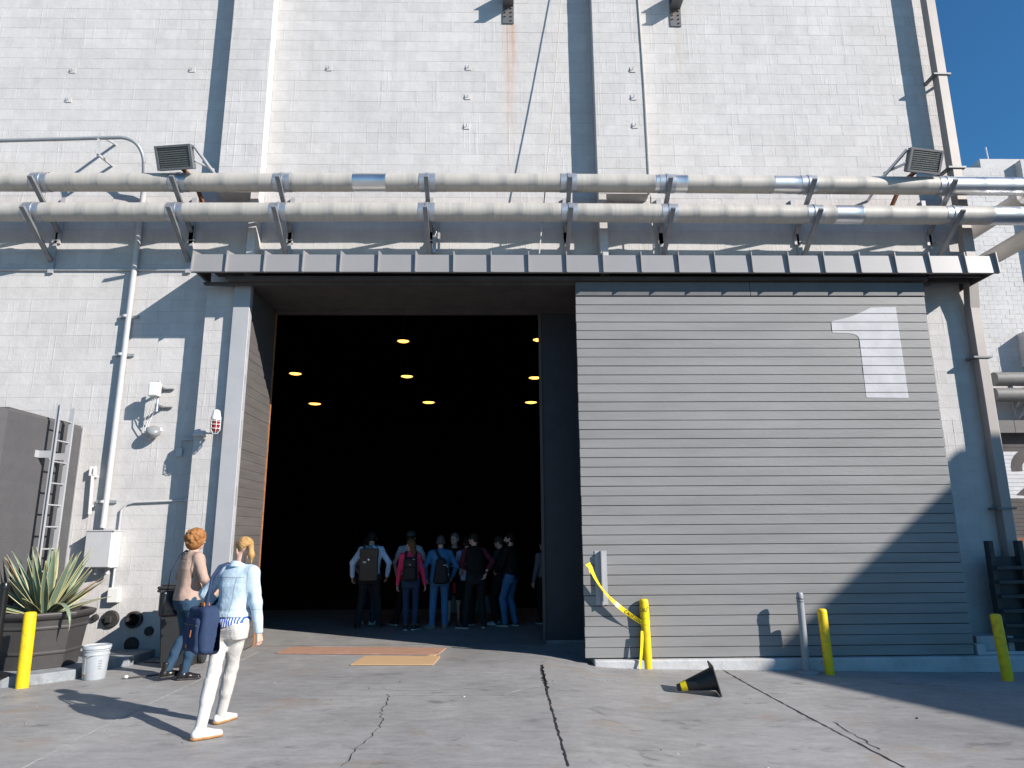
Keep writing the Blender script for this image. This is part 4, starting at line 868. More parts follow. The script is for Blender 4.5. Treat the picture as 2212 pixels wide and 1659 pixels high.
for k in range(int((zc0+.1)/pz)):
    z = k*pz
    m = MB(); m.box(xd+.01, xd+6.9, B2-.53, B2-.502, z+.006, z+pz-.004); m.build('plank', M_NUM if zA < z+.07 < zB else M_SOFFIT, dd)
tw0 = atY(2212+8, 1038, B2-.53)
def two(th):
    m = MB(); pts = []; R_ = (zB-zA)*.30
    cx = tw0.x+.2; zt_ = zB-.18
    for k in range(15):
        a_ = math.radians(190-k*17); pts.append((cx+R_*math.cos(a_), B2-.545, zt_-R_+R_*math.sin(a_)))
    pts += [(cx-R_*1.0, B2-.545, zA+.22)]; pts += [(cx+R_*1.2, B2-.545, zA+.22)]
    m.ribbon(pts, th, (0, 1, 0)); return m
two(.42).build('number_two', M_SOFFIT, dd)
for (v, rr_) in ((819, .27), (853, .27)):
    c = atY(2146, v, B2-.9); m = MB(); x = c.x
    while x < c.x+14: m.tube([(x, B2-.9, c.z), (x+.66, B2-.9, c.z)], [rr_, rr_*1.02], 20); x += .66
    m.build('wall_pipe', pm('far_pipe_shaded', (.16, .155, .15), .6), t, smooth=40)  # shade on the far pipes is put into this darker jacket grey
    m = MB(); m.bar((c.x+1.4, B2-.01, c.z-1.0), (c.x+1.4, B2-1.3, c.z-.2), .12, .12); m.bar((c.x+1.4, B2-.05, c.z-1.1), (c.x+1.4, B2-.05, c.z), .1, .1); m.build('pipe_arm', M_GALVP, t)
# ------------------------------------------------------------------ building behind the photographer whose shadow falls on the right
T0 = 14.0; W0 = atY(2072, 968, YW); Pc = W0-LD*T0
S1_ = atY(1648, 1425, YD)
def roof_pt(p): return p-LD*((Pc.z-p.z)/-LD.z)
Q1 = roof_pt(S1_); Q2 = roof_pt(atG(2212, 1575)); dq = (Q2-Q1); dq.z = 0; dq.normalize()
Q3 = Q2+dq*14
poly = [(Pc.x, Pc.y), (Q1.x, Q1.y), (Q2.x, Q2.y), (Q3.x, Q3.y), (Q3.x+22, Q3.y), (Pc.x+22, Pc.y+.6)]; A_ = Vector((Pc.x, Pc.y))
t = thing('opposite_building', (A_.x+8, A_.y-8, -.2), 'plain pale building behind the photographer, shading the right of the yard', 'building')
m = MB(); m.prism(poly, -.3, Pc.z-.3); m.build('wall', M_WALL2, t); m = MB(); m.prism(poly, Pc.z-.3, Pc.z); m.build('parapet', M_WALL2, t)

# ------------------------------------------------------------------ stage ceiling lamps
M_LAMP = emit('lamp_glow', (1.0, .50, .10), 2.4)
HL = 8.6
for i, (u, v) in enumerate(((871, 738), (1164, 735), (638, 808), (879, 814), (1155, 817), (680, 873), (926, 870), (1147, 870))):
    p = atZ(u, v, HL); t = thing('ceiling_lamp', p, 'glowing amber ceiling lamp hanging inside the dark stage', 'lamp', 'amber lamps inside the stage')
    s_ = p.y/26*.27
    m = MB(); m.lathe([(s_, .0), (s_*.9, .16), (s_*.35, .32), (.04, .36)], (0, 0, 0), 20, caps=False); m.build('shade', M_SOFFIT, t, local=True, smooth=40)
    m = MB(); m.lathe([(s_*.82, .02), (s_*.6, -.01), (0, -.03)], (0, 0, 0), 20, caps=False); m.build('diffuser', M_LAMP, t, local=True, smooth=60)
    m = MB(); m.tube([(0, 0, .34), (0, 0, 10.52-HL)], .02, 6); m.build('stem', M_SOFFIT, t, local=True)

# ------------------------------------------------------------------ grit and scraps on the concrete
rg = random.Random(77); m = MB()
for i in range(420):
    if i < 200: x, y = rg.uniform(1.4, 7.6), YD-.13-abs(rg.gauss(0, .12))
    elif i < 290: x, y = rg.uniform(-5.0, -4.2), YW-abs(rg.gauss(0, .25))-.05
    else: x, y = rg.uniform(-6, 6), rg.uniform(4.2, 10)
    r_ = rg.uniform(.003, .010) if i < 400 else rg.uniform(.012, .022); z = gz(x, y)+.002; a_ = rg.uniform(0, 6.28)
    P = [(x+r_*rg.uniform(.6, 1.4)*math.cos(a_+k*2.09), y+r_*rg.uniform(.6, 1.4)*math.sin(a_+k*2.09), z) for k in range(3)]+[(x, y, z+r_*rg.uniform(.3, .8))]
    m.add(P, [(0, 1, 3), (1, 2, 3), (2, 0, 3)], rg.choice((0, 0, 1, 2)))
tag(m.build('grit', [pm('grit_grey', (.22, .21, .2), .9), pm('grit_dark', (.07, .06, .05), .9), pm('grit_pale', (.48, .45, .4), .9)], None), 'fine grit and paint flakes scattered on the concrete', 'grit', kind='stuff')
# ------------------------------------------------------------------ people: bodies and clothes as smooth blended volumes turned into meshes
class Field:
    def __init__(s, lo, hi, h):
        s.lo = np.array(lo, np.float32); s.h = h; s.n = [int(math.ceil((hi[i]-lo[i])/h))+1 for i in range(3)]
        s.ax = [(s.lo[i]+h*np.arange(s.n[i])).astype(np.float32) for i in range(3)]; s.D = np.full(s.n, .5, np.float32)
    def sl(s, lo, hi):
        r = []
        for i in range(3):
            a = max(0, int((lo[i]-s.lo[i])/s.h)); b = min(s.n[i], int((hi[i]-s.lo[i])/s.h)+2); r.append(slice(a, max(a, b)))
        return tuple(r)
    def put(s, fn, lo, hi, k=.03, sub=False):
        m = k+.03; S_ = s.sl([v-m for v in lo], [v+m for v in hi])
        if any(q.stop <= q.start for q in S_): return s
        x = s.ax[0][S_[0]][:, None, None]; y = s.ax[1][S_[1]][None, :, None]; z = s.ax[2][S_[2]][None, None, :]
        d = fn(x, y, z); a = s.D[S_]
        if sub: s.D[S_] = np.maximum(a, -d); return s
        if k <= 0: s.D[S_] = np.minimum(a, d); return s
        t = np.clip(.5+.5*(d-a)/k, 0, 1); s.D[S_] = d+(a-d)*t-k*t*(1-t); return s
    def cone(s, a, b, ra, rb, k=.03, inf=0.):
        a = np.array(a, float); b = np.array(b, float); ba = b-a; L2 = max(1e-9, float(ba@ba)); ra += inf; rb += inf
        def fn(x, y, z):
            t = np.clip(((x-a[0])*ba[0]+(y-a[1])*ba[1]+(z-a[2])*ba[2])/L2, 0, 1)
            return np.sqrt((x-a[0]-t*ba[0])**2+(y-a[1]-t*ba[1])**2+(z-a[2]-t*ba[2])**2)-(ra+(rb-ra)*t)
        R = max(ra, rb); return s.put(fn, np.minimum(a, b)-R, np.maximum(a, b)+R, k)
    def ell(s, c, r, k=.03, yaw=0., pit=0., sub=False, inf=0.):
        cy, sy = math.cos(yaw), math.sin(yaw); cp, sp = math.cos(pit), math.sin(pit); r = [q+inf for q in r]
        def fn(x, y, z):
            dx, dy, dz = x-c[0], y-c[1], z-c[2]; X = dx*cy+dy*sy; Y = -dx*sy+dy*cy; Y2 = Y*cp+dz*sp; Z2 = -Y*sp+dz*cp
            q = np.sqrt((X/r[0])**2+(Y2/r[1])**2+(Z2/r[2])**2); return (q-1)*min(r)
        R = max(r); return s.put(fn, [v-R for v in c], [v+R for v in c], k, sub)
    def loft(s, secs, k=.03, yaw=0., inf=0.):
        secs = sorted(secs); Z = [q[0] for q in secs]; cy, sy = math.cos(yaw), math.sin(yaw)
        def fn(x, y, z):
            zz = np.clip(z, Z[0], Z[-1]); g = [np.interp(zz.ravel(), Z, [q[i] for q in secs]).reshape(zz.shape).astype(np.float32) for i in range(1, 5)]
            dx, dy = x-g[0], y-g[1]; X = dx*cy+dy*sy; Y = -dx*sy+dy*cy; w, d = g[2]+inf, g[3]+inf
            q = (np.abs(X/w)**2.4+np.abs(Y/d)**2.4)**(1/2.4); o = np.abs(z-zz)
            return np.sqrt(np.maximum(0, (q-1)*np.minimum(w, d))**2+o**2)+np.minimum(0, (q-1)*np.minimum(w, d))*(o <= 0)
        cx = [q[1] for q in secs]; cyy = [q[2] for q in secs]; R = max(max(q[3], q[4]) for q in secs)+inf
        return s.put(fn, (min(cx)-R, min(cyy)-R, Z[0]), (max(cx)+R, max(cyy)+R, Z[-1]), k)
    def rbox(s, c, hs, r, yaw=0., k=.0, taper=0., lean=0.):
        cy, sy = math.cos(yaw), math.sin(yaw)
        def fn(x, y, z):
            dx, dy, dz = x-c[0], y-c[1], z-c[2]; dy = dy-lean*dz; X = dx*cy+dy*sy; Y = -dx*sy+dy*cy; t = 1-taper*(dz/hs[2]+1)/2
            qx, qy, qz = np.abs(X)-hs[0]*t+r, np.abs(Y)-hs[1]*t+r, np.abs(dz)-hs[2]+r
            return np.sqrt(np.maximum(qx, 0)**2+np.maximum(qy, 0)**2+np.maximum(qz, 0)**2)+np.minimum(np.maximum(qx, np.maximum(qy, qz)), 0)-r
        R = max(hs)*1.2; return s.put(fn, [v-R for v in c], [v+R for v in c], k)
    def cut(s, p, n):
        p = np.array(p, float); n = np.array(n, float); n /= np.linalg.norm(n)
        s.D = np.maximum(s.D, ((s.ax[0][:, None, None]-p[0])*n[0]+(s.ax[1][None, :, None]-p[1])*n[1]+(s.ax[2][None, None, :]-p[2])*n[2]).astype(np.float32)); return s
    def cutslab(s, p, n, rad):       # cut only near p (sleeve ends)
        p = np.array(p, float); n = np.array(n, float); n /= np.linalg.norm(n)
        S_ = s.sl(p-rad, p+rad); x = s.ax[0][S_[0]][:, None, None]; y = s.ax[1][S_[1]][None, :, None]; z = s.ax[2][S_[2]][None, None, :]
        s.D[S_] = np.maximum(s.D[S_], ((x-p[0])*n[0]+(y-p[1])*n[1]+(z-p[2])*n[2]).astype(np.float32)); return s
    def trim(s, z0, w):             # even hem across the body, arms left alone
        S_ = s.sl((-w, -.25, z0-.3), (w, .25, z0+.02)); z = s.ax[2][S_[2]][None, None, :]; s.D[S_] = np.maximum(s.D[S_], (z0-z).astype(np.float32)); return s
    def folds(s, amp, freq, seed, zbias=1.):
        r = random.Random(seed); x = s.ax[0][:, None, None]; y = s.ax[1][None, :, None]; z = s.ax[2][None, None, :]; tot = 0
        for i in range(4):
            a = r.uniform(0, 6.28); b = r.uniform(-.9, .9); f = freq*r.uniform(.6, 1.5); dx, dy, dz = math.cos(a)*math.cos(b), math.sin(a)*math.cos(b), math.sin(b)*zbias+.4
            w = .8*np.sin(f*.35*(x*dy-y*dx+z*.7)+r.uniform(0, 6)); tot = tot+np.sin(f*(x*dx+y*dy+z*dz)+w+r.uniform(0, 6))
        s.D = s.D+(amp*tot/4).astype(np.float32); return s
    def nets(s):
        D = s.D; inside = D < 0; n = D.shape; vc = np.zeros((n[0]-1, n[1]-1, n[2]-1, 3), np.float32); cnt = np.zeros((n[0]-1, n[1]-1, n[2]-1), np.float32)
        def C(o): return (slice(o[0], n[0]-1+o[0]), slice(o[1], n[1]-1+o[1]), slice(o[2], n[2]-1+o[2]))
        for axis in range(3):
            o1, o2 = [i for i in range(3) if i != axis]
            for a in (0, 1):
                for b in (0, 1):
                    p = [0, 0, 0]; p[o1] = a; p[o2] = b; q = list(p); q[axis] = 1; d0, d1 = D[C(p)], D[C(q)]; cr = (d0 < 0) != (d1 < 0)
                    t = np.where(cr, d0/np.where(cr, d0-d1, 1), 0)
                    vc[..., axis] += np.where(cr, t, 0); vc[..., o1] += cr*a; vc[..., o2] += cr*b; cnt += cr
        act = cnt > 0; idx = np.full(act.shape, -1, np.int64); ii = np.argwhere(act); idx[act] = np.arange(len(ii))
        V = (vc[act]/cnt[act][:, None]+ii)*s.h+s.lo; F = []
        for axis in range(3):
            o1, o2 = [(1, 2), (2, 0), (0, 1)][axis]; sl0 = [slice(1, n[i]-1) for i in range(3)]; sl0[axis] = slice(0, n[axis]-1); sl1 = list(sl0); sl1[axis] = slice(1, n[axis])
            A, B = inside[tuple(sl0)], inside[tuple(sl1)]; cr = np.argwhere(A != B)
            if not len(cr): continue
            base = cr.copy(); base[:, o1] += 1; base[:, o2] += 1; flip = A[tuple(cr.T)]
            def ID(u, v): c = base.copy(); c[:, o1] -= u; c[:, o2] -= v; return idx[tuple(c.T)]
            q = np.stack([ID(1, 1), ID(0, 1), ID(0, 0), ID(1, 0)], 1); q[~flip] = q[~flip][:, ::-1]; F.append(q)
        return V, (np.concatenate(F) if F else np.zeros((0, 4), int))
def mesh_from(name, parts, mats):
    me = bpy.data.meshes.new(name); V = []; F = []; k = 0; MI = []
    for (v, f, mi) in parts:
        V.append(v); F.append(f+k); k += len(v); MI += [mi]*len(f)
    V = np.concatenate(V); F = np.concatenate(F)
    me.vertices.add(len(V)); me.vertices.foreach_set('co', V.astype(np.float32).ravel()); me.loops.add(F.size); me.loops.foreach_set('vertex_index', F.astype(np.int32).ravel())
    me.polygons.add(len(F)); me.polygons.foreach_set('loop_start', np.arange(0, F.size, 4, dtype=np.int32)); me.polygons.foreach_set('loop_total', np.full(len(F), 4, np.int32))
    me.polygons.foreach_set('use_smooth', [True]*len(F)); me.polygons.foreach_set('material_index', MI)
    for m in mats: me.materials.append(m)
    me.update(calc_edges=True); me.validate(); return me
def vol(name, parts, mats, parent=None):
    o = bpy.data.objects.new(name, mesh_from(name, parts, mats)); COL.objects.link(o)
    if parent: o.parent = parent
    return o
def ik(a, b, L1, L2, bend):
    a, b = np.array(a, float), np.array(b, float); d = b-a; D = np.linalg.norm(d); D2 = min(D, (L1+L2)*.999); u = d/D
    x = (L1*L1-L2*L2+D2*D2)/(2*D2); h = math.sqrt(max(0, L1*L1-x*x)); bd = np.array(bend, float); bd = bd-u*(bd@u); bd /= max(1e-6, np.linalg.norm(bd)); return a+u*x+bd*h
SKIN = pm('skin_light', (.58, .36, .28), .5, var=.08, vscale=20, bump=.03); SKIN2 = pm('skin_tan', (.42, .24, .165), .5, var=.08, vscale=20, bump=.03)
def cloth(name, col, var=.12, vscale=9, bump=.25, bscale=180, rough=.85): return pm('cloth_'+name, col, rough, var=var, vscale=vscale, bump=bump, bscale=bscale, spec=.15, bdist=.004, wrinkle=.28, wscale=9., stretch=(1.2, 1.2, .8))
RUB_W = pm('rubber_white', (.62, .61, .58), .6, var=.06); RUB_G = pm('rubber_gum', (.40, .20, .07), .6, var=.06); RUB_D = pm('rubber_dark', (.05, .05, .05), .6)
def person(loc, yaw, label, H=1.75, fem=False, footL=(-.10, 0), footR=(.10, .0), toeL=.12, toeR=-.12, liftL=0, liftR=0, handL=(-.27, .06, .87), handR=(.27, .06, .87), bendL=(-.5, -1, 0), bendR=(.5, -1, 0), fingL=None, fingR=None,
           lean=(0, 0), headyaw=0., headpitch=0., top='', tophem=.90, sleeve='long', topcol=None, sleevecol=None, bottom=None, bothem=.085, shoe=None, sole=None, shoeh=.0, hair='short', haircol=(.03, .02, .015), skin=SKIN, h=.011, group=None, fat=0., bare=False, beard=None, hoodie=False, armfat=0.):
    s = H/1.75; sc = lambda p: tuple(q*s for q in p)
    sw = .160 if fem else .180; hw = .092; lx, ly = lean
    ft = {-1: footL, 1: footR}; lift = {-1: liftL, 1: liftR}; toe = {-1: toeL, 1: toeR}; HN = {-1: handL, 1: handR}; BN = {-1: bendL, 1: bendR}
    J = {}
    for sd_ in (-1, 1):
        hip = (sd_*hw, 0, .92); an_ = (ft[sd_][0], ft[sd_][1]-.03, .085+lift[sd_]); J['hip', sd_] = hip; J['ank', sd_] = an_; J['knee', sd_] = tuple(ik(hip, an_, .435, .425, (sd_*.05, 1, 0)))
        shd = (sd_*sw+lx, ly-.01, 1.405); J['sho', sd_] = shd; w = HN[sd_]; J['elb', sd_] = tuple(ik(shd, w, .285, .26, BN[sd_])); J['wri', sd_] = tuple(w)
    wst = .125 if fem else .145; pel = .166 if fem else .168; che = .155 if fem else .175
    def T(z): return lx*max(0, (z-.95)/.47), ly*max(0, (z-.95)/.47)
    tor = [(z, *T(z), w+fat*b_, d+fat*b_*1.4) for z, w, d, b_ in ((.80, pel*.93, .105, .3), (.88, pel, .125 if fem else .115, .5), (.97, pel*.95, .115, .9), (1.07, wst, .10, 1), (1.17, wst*1.03, .10, 1), (1.28, che*.97, .115, .8), (1.37, che, .108, .4), (1.43, che*.86, .085, .2), (1.47, .085, .06, 0))]
    hc = np.array((lx*1.25, ly*1.25+.02-.02*headpitch, 1.622-.02*abs(headpitch))); Rz = lambda p: (p[0]*math.cos(headyaw)-p[1]*math.sin(headyaw), p[0]*math.sin(headyaw)+p[1]*math.cos(headyaw))
    def HD(x, y, z):   # head local -> person local, with pitch about x
        y2 = y*math.cos(headpitch)+z*math.sin(headpitch); z2 = -y*math.sin(headpitch)+z*math.cos(headpitch); X, Y = Rz((x, y2)); return (hc[0]+X, hc[1]+Y, hc[2]+z2)
    ext = 1.0
    allp = np.array([J[k] for k in J]); lo = np.minimum(allp.min(0), (-.25, -.25, 0))-.12; hi = np.maximum(allp.max(0), (.25, .25, 1.5))+.12; lo[2] = -.02; hi[2] = 1.80
    parts = []
    # --- skin
    B = Field(lo*s, hi*s, h*s if False else h)
    def cone(Fd, a, b, ra, rb, k=.03): Fd.cone(sc(a), sc(b), ra*s, rb*s, k)
    B.loft([tuple(q*s for q in t_) for t_ in tor], .03, inf=-.012)
    nk = np.array((T(1.45)[0], T(1.45)[1]-.01, 1.43)); cone(B, nk, hc+np.array((0, -.02, -.06)), .052, .050)
    for sd_ in (-1, 1):
        cone(B, J['sho', sd_], J['elb', sd_], .044, .036); cone(B, J['elb', sd_], J['wri', sd_], .036, .026); cone(B, J['hip', sd_], J['knee', sd_], .078, .052); cone(B, J['knee', sd_], J['ank', sd_], .050, .033)
        kn, an_ = np.array(J['knee', sd_]), np.array(J['ank', sd_])
        if bare: cone(B, kn*.75+an_*.25+np.array((0, -.02, 0)), kn*.45+an_*.55+np.array((0, -.015, 0)), .052, .040)
        if bare: cone(B, J['ank', sd_], (ft[sd_][0]+math.sin(-toe[sd_])*.13, ft[sd_][1]+.1, .03), .035, .028)
    parts.append((*B.nets(), 0))
    # head on a finer grid
    Hf = Field((hc-.20)*s, (hc+np.array((.2, .2, .2)))*s, .0065 if h > .009 else .005); e_ = lambda p, r, k=.02, **kw: Hf.ell(sc(HD(*p)), [q*s for q in r], k, yaw=headyaw, pit=-headpitch, **kw)
    e_((0, -.012, .03), (.074, .094, .088)); e_((0, .022, -.045), (.056, .066, .068), .03); e_((0, .055, -.085), (.030, .028, .022), .02)
    Hf.cone(sc(HD(0, .086, .01)), sc(HD(0, .108, -.028)), .008*s, .014*s, .012)
    for q in (-1, 1):
        e_((q*.031, .098, .012), (.017, .014, .011), sub=True); e_((q*.031, .086, .012), (.012, .012, .010), .003); e_((q*.077, -.008, -.008), (.010, .020, .030), .008)
        Hf.cone(sc(HD(q*.012, .092, .032)), sc(HD(q*.045, .078, .034)), .006*s, .005*s, .012)
    Hf.cone(sc(HD(-.020, .084, -.058)), sc(HD(.020, .084, -.058)), .007*s, .007*s, .010)
    Hf.cone(sc(hc+np.array((0, -.02, -.05))), sc(hc+(nk-hc)*.85), .05*s, .053*s, .02); parts.append((*Hf.nets(), 0))
    # hands
    for sd_ in (-1, 1):
        w = np.array(J['wri', sd_]); e2 = np.array(J['elb', sd_]); d = (w-e2)/np.linalg.norm(w-e2); fd = {-1: fingL, 1: fingR}[sd_]
        if fd is not None: d = np.array(fd, float); d /= np.linalg.norm(d)
        inw = np.array((-sd_, .0, 0.)); inw = inw-d*(inw@d); inw /= np.linalg.norm(inw); acr = np.cross(d, inw)*sd_; 
        if acr[1] < 0: acr = -acr
        hf = Field((w-.21)*s, (w+.21)*s, .0048 if h > .009 else .0042); hc_ = lambda a, b, ra, rb, k=.006: hf.cone(sc(a), sc(b), ra*s, rb*s, k)
        hc_(w-d*.05, w+d*.005, .027, .024, .01)
        for q, fl in ((-.030, .062), (-.010, .074), (.011, .080), (.031, .070)):
            kp_ = w+d*.085+acr*q; hc_(w+d*.012+acr*q*.55, kp_, .0135, .0115, .010); m1 = kp_+(d*.85+inw*.5)*fl*.5; m2 = m1+(d*.45+inw*.9)*fl*.42; hc_(kp_, m1, .0098, .0085, .003); hc_(m1, m2, .0085, .0072, .003)
        t0 = w+d*.025+acr*.022; t1 = w+d*.06+acr*.048+inw*.014; t2 = w+d*.098+acr*.046+inw*.026; hc_(t0, t1, .013, .011); hc_(t1, t2, .0105, .0085)
        parts.append((*hf.nets(), 0))
    P = vol('person', parts, [skin]); P.location = loc; P.rotation_euler = (0, 0, yaw); tag(P, label, 'person', group)
    # --- trousers / shorts
    if bottom:
        Fd = Field(lo*s, (hi[0]*s, hi[1]*s, 1.12*s), h); Fd.loft([tuple(q*s for q in t_) for t_ in tor if t_[0] < 1.10], .03, inf=.010)
        for sd_ in (-1, 1):
            a, kn, an_ = [np.array(J[q, sd_]) for q in ('hip', 'knee', 'ank')]; th = (.088, .058, .058, .053) if fem else (.098, .067, .066, .060)
            cone(Fd, a+np.array((0, -.012, .0)), kn, th[0], th[1], .04); cone(Fd, kn*.8+an_*.2+np.array((0, -.015, 0)), kn*.5+an_*.5+np.array((0, -.012, 0)), th[2], th[3], .03); cone(Fd, kn, an_+np.array((0, 0, -.03)), th[2], .056 if not fem else .050, .03); cone(Fd, a+np.array((0, -.045, -.02)), a+np.array((0, -.035, -.06)), .074 if fem else .082, .064, .04)
        Fd.folds(.0035, 46, (len(label)*5) % 97, .9); Fd.cut((0, 0, 1.0*s), (0, 0, 1))
        if bothem > .2: Fd.cut((0, 0, bothem*s), (0, 0, -1))
        else:
            for sd_ in (-1, 1): Fd.cutslab(np.array(sc((J['ank', sd_][0], J['ank', sd_][1], J['ank', sd_][2]+bothem-.085-.045))), (0, 0, -1), .11*s)
        vol('shorts' if bothem > .2 else 'trousers', [(*Fd.nets(), 0)], [bottom], P)
    # --- shirt or jacket
    if topcol:
        Fd = Field((lo[0]*s, lo[1]*s, .70*s), (hi[0]*s, hi[1]*s, 1.58*s), h); Fd.loft([tuple(q*s for q in t_) for t_ in tor if t_[0] >= min(.88, tophem-.01)], .03, inf=.022+(.008 if hoodie else 0))
        Fd.cut((0, 0, tophem*s), (0, 0, -1))
        if sleevecol is None: srcs = [Fd]
        else: Fs = Field((lo[0]*s, lo[1]*s, .70*s), (hi[0]*s, hi[1]*s, 1.58*s), h); srcs = [Fs]
        for sd_ in (-1, 1):
            S0, E0, W0_ = [np.array(J[q, sd_]) for q in ('sho', 'elb', 'wri')]; f_ = srcs[0]
            cone(f_, S0, E0, .060+armfat, .052+armfat, .045 if f_ is Fd else .005); cone(f_, S0+np.array((-sd_*.10, 0, .045)), S0, .034, .055, .04 if f_ is Fd else .005)
            if sleeve == 'long': cone(f_, E0, W0_, .053+armfat, .040, .02); f_.cutslab(W0_*s+np.array((W0_-E0)/np.linalg.norm(W0_-E0))*.02, W0_-E0, .075*s)
            else: f_.cutslab((S0*.38+E0*.62)*s, E0-S0, .10*s)
        cone(Fd, nk+np.array((0, 0, -.01)), nk+np.array((0, .0, .045)), .072, .064, .025)
        if hoodie: Fd.ell(sc(nk+np.array((0, -.075, .0))), (.12*s, .05*s, .055*s), .03)
        Fd.folds(.0055, 42, (len(label)*7) % 89, .8); Fd.trim(tophem*s, .15*s); Fd.cut((nk+np.array((0, 0, .055)))*s, (0, .45, 1)); pts_ = [(*Fd.nets(), 0)]; mt = [topcol]
        o = vol(top, pts_, mt, P)
        if sleevecol is not None: Fs.folds(.006, 48, 5, 1.2); vol('sleeves', [(*Fs.nets(), 0)], [sleevecol], P)
    # --- shoes
    if shoe is not None:
        for sd_ in (-1, 1):
            fx, fy = ft[sd_]; z0 = lift[sd_]; ta = toe[sd_]; D_ = lambda x, y, z: (fx+x*math.cos(ta)-y*math.sin(ta), fy-.03+x*math.sin(ta)+y*math.cos(ta), z+z0)
            Fd = Field((np.array((fx, fy, 0))-.25)*s, (np.array((fx, fy, .22+z0))+np.array((.25, .25, .06+shoeh)))*s, .007); c2 = lambda a, b, ra, rb, k=.02: Fd.cone(sc(D_(*a)), sc(D_(*b)), ra*s, rb*s, k)
            c2((0, -.03, .045), (.0, .06, .042), .042, .043); c2((0, .06, .04), (.004, .165, .030), .043, .032); c2((0, -.01, .05), (0, -.005, .085+shoeh), .042, .041)
            Fd.cut(sc(D_(0, 0, .020)), (0, 0, -1)); Fd.cut(sc(D_(0, 0, .105+shoeh)), (0, .3, 1)); vol('shoe', [(*Fd.nets(), 0)], [shoe], P)
            Fd = Field((np.array((fx, fy, 0))-.25)*s, (np.array((fx, fy, .1+z0))+.25)*s, .007); c2((0, -.035, .03), (.0, .06, .03), .046, .045); c2((0, .06, .03), (.004, .17, .03), .046, .036); Fd.cut(sc(D_(0, 0, .001)), (0, 0, -1)); Fd.cut(sc(D_(0, 0, .024)), (0, 0, 1)); vol('sole', [(*Fd.nets(), 0)], [sole or RUB_W], P)
    elif bare:
        for sd_ in (-1, 1):
            m = MB(); m.box(ft[sd_][0]*s-.045, ft[sd_][0]*s+.045, ft[sd_][1]*s-.09, ft[sd_][1]*s+.15, .0, .018); m.build('sandal', RUB_D, P, local=True, bevel=.008)
    # --- hair
    if hair:
        hm = pm('hair_%02x%02x%02x' % tuple(int(255*min(1, c*4)) for c in haircol), haircol, .42 if hair == 'pony' else .55, var=.35, vscale=25, bump=.6, bscale=90, stretch=(1, 1, .35), bdist=.01, spec=.12)
        Hf = Field((hc-np.array((.24, .26, .36)))*s, (hc+.22)*s, .007 if h > .009 else .0055); E2 = lambda p, r, k=.02, **kw: Hf.ell(sc(HD(*p)), [q*s for q in r], k, yaw=headyaw, pit=-headpitch, **kw)
        def facecut(y0, slope): 
            a = HD(0, y0, 0); n0 = np.array(HD(0, 1, -slope))-np.array(HD(0, 0, 0)); Hf.cut(sc(a), n0)
        if hair in ('short', 'cap', 'bald'):
            E2((0, -.020, .040), (.084, .100, .092)); E2((0, -.045, -.015), (.075, .070, .075), .03); Hf.folds(.005, 130, 3); facecut(.030, .75)
            e_cut = HD(0, 0, -.085); Hf.cut(sc(e_cut), (np.array(HD(0, 0, 0))-np.array(HD(0, .45, 1))))
        elif hair == 'pony':
            E2((0, -.016, .036), (.082, .102, .092)); Hf.folds(.003, 160, 4); facecut(.014, .9); Hf.cut(sc(HD(0, 0, -.050)), (np.array(HD(0, 0, 0))-np.array(HD(0, .75, 1))))
            c3 = lambda a, b, ra, rb, k=.015: Hf.cone(sc(HD(*a)), sc(HD(*b)), ra*s, rb*s, k)
            c3((0, -.10, .03), (0, -.135, .02), .020, .024); c3((0, -.135, .02), (0, -.155, -.05), .026, .032); c3((0, -.155, -.05), (.006, -.150, -.125), .030, .009)
        elif hair == 'long':
            E2((0, -.018, .036), (.083, .102, .092)); facecut(.035, .9); c3 = lambda a, b, ra, rb, k=.03: Hf.cone(sc(HD(*a)), sc(HD(*b)), ra*s, rb*s, k)
            c3((0, -.07, .0), (.0, -.10, -.13), .072, .055); c3((0, -.10, -.13), (.01, -.12, -.25), .055, .028); Hf.folds(.004, 110, 6)
        elif hair == 'curly':
            E2((0, -.022, .035), (.112, .122, .112)); E2((0, -.05, -.04), (.105, .09, .085), .03); rr = random.Random(5)
            for _ in range(190):
                a_, b_ = rr.uniform(0, 6.28), rr.uniform(-.9, 1.5); E2((.105*math.cos(a_)*math.cos(b_), -.03+.115*math.sin(a_)*math.cos(b_), .02+.11*math.sin(b_)), [rr.uniform(.015, .026)]*3, .008)
            facecut(.048, .5)
        if hair == 'cap':
            pass
        o = vol('hair', [(*Hf.nets(), 0)], [hm], P)
        if hair == 'cap':
            Hf = Field((hc-.22)*s, (hc+.22)*s, .007); E2((0, -.014, .050), (.092, .108, .088)); Hf.cut(sc(HD(0, 0, .035)), np.array(HD(0, 0, 0))-np.array(HD(0, 0, 1)))
            E2((0, .12, .040), (.065, .065, .010), .01); vol('cap', [(*Hf.nets(), 0)], [cloth('cap_grey', (.05, .056, .062))], P)
    if beard:
        Hf = Field((hc-.2)*s, (hc+.2)*s, .0065); E2 = lambda p, r, k=.02, **kw: Hf.ell(sc(HD(*p)), [q*s for q in r], k, yaw=headyaw, pit=-headpitch, **kw)
        E2((0, .026, -.055), (.062, .070, .066)); Hf.cut(sc(HD(0, 0, -.040)), np.array(HD(0, 0.2, 1))-np.array(HD(0, 0, 0))); vol('beard', [(*Hf.nets(), 0)], [pm('beard_dark', beard, .6, bump=.5, bscale=90)], P)
    P['s'] = s
    return P
def carry(P, name, label, cat, build_fn):     # a carried thing, built in the person's own frame but standing on its own
    t = thing(name, P.location, label, cat); t.rotation_euler = P.rotation_euler; build_fn(t, P['s']); del P['s']; return t
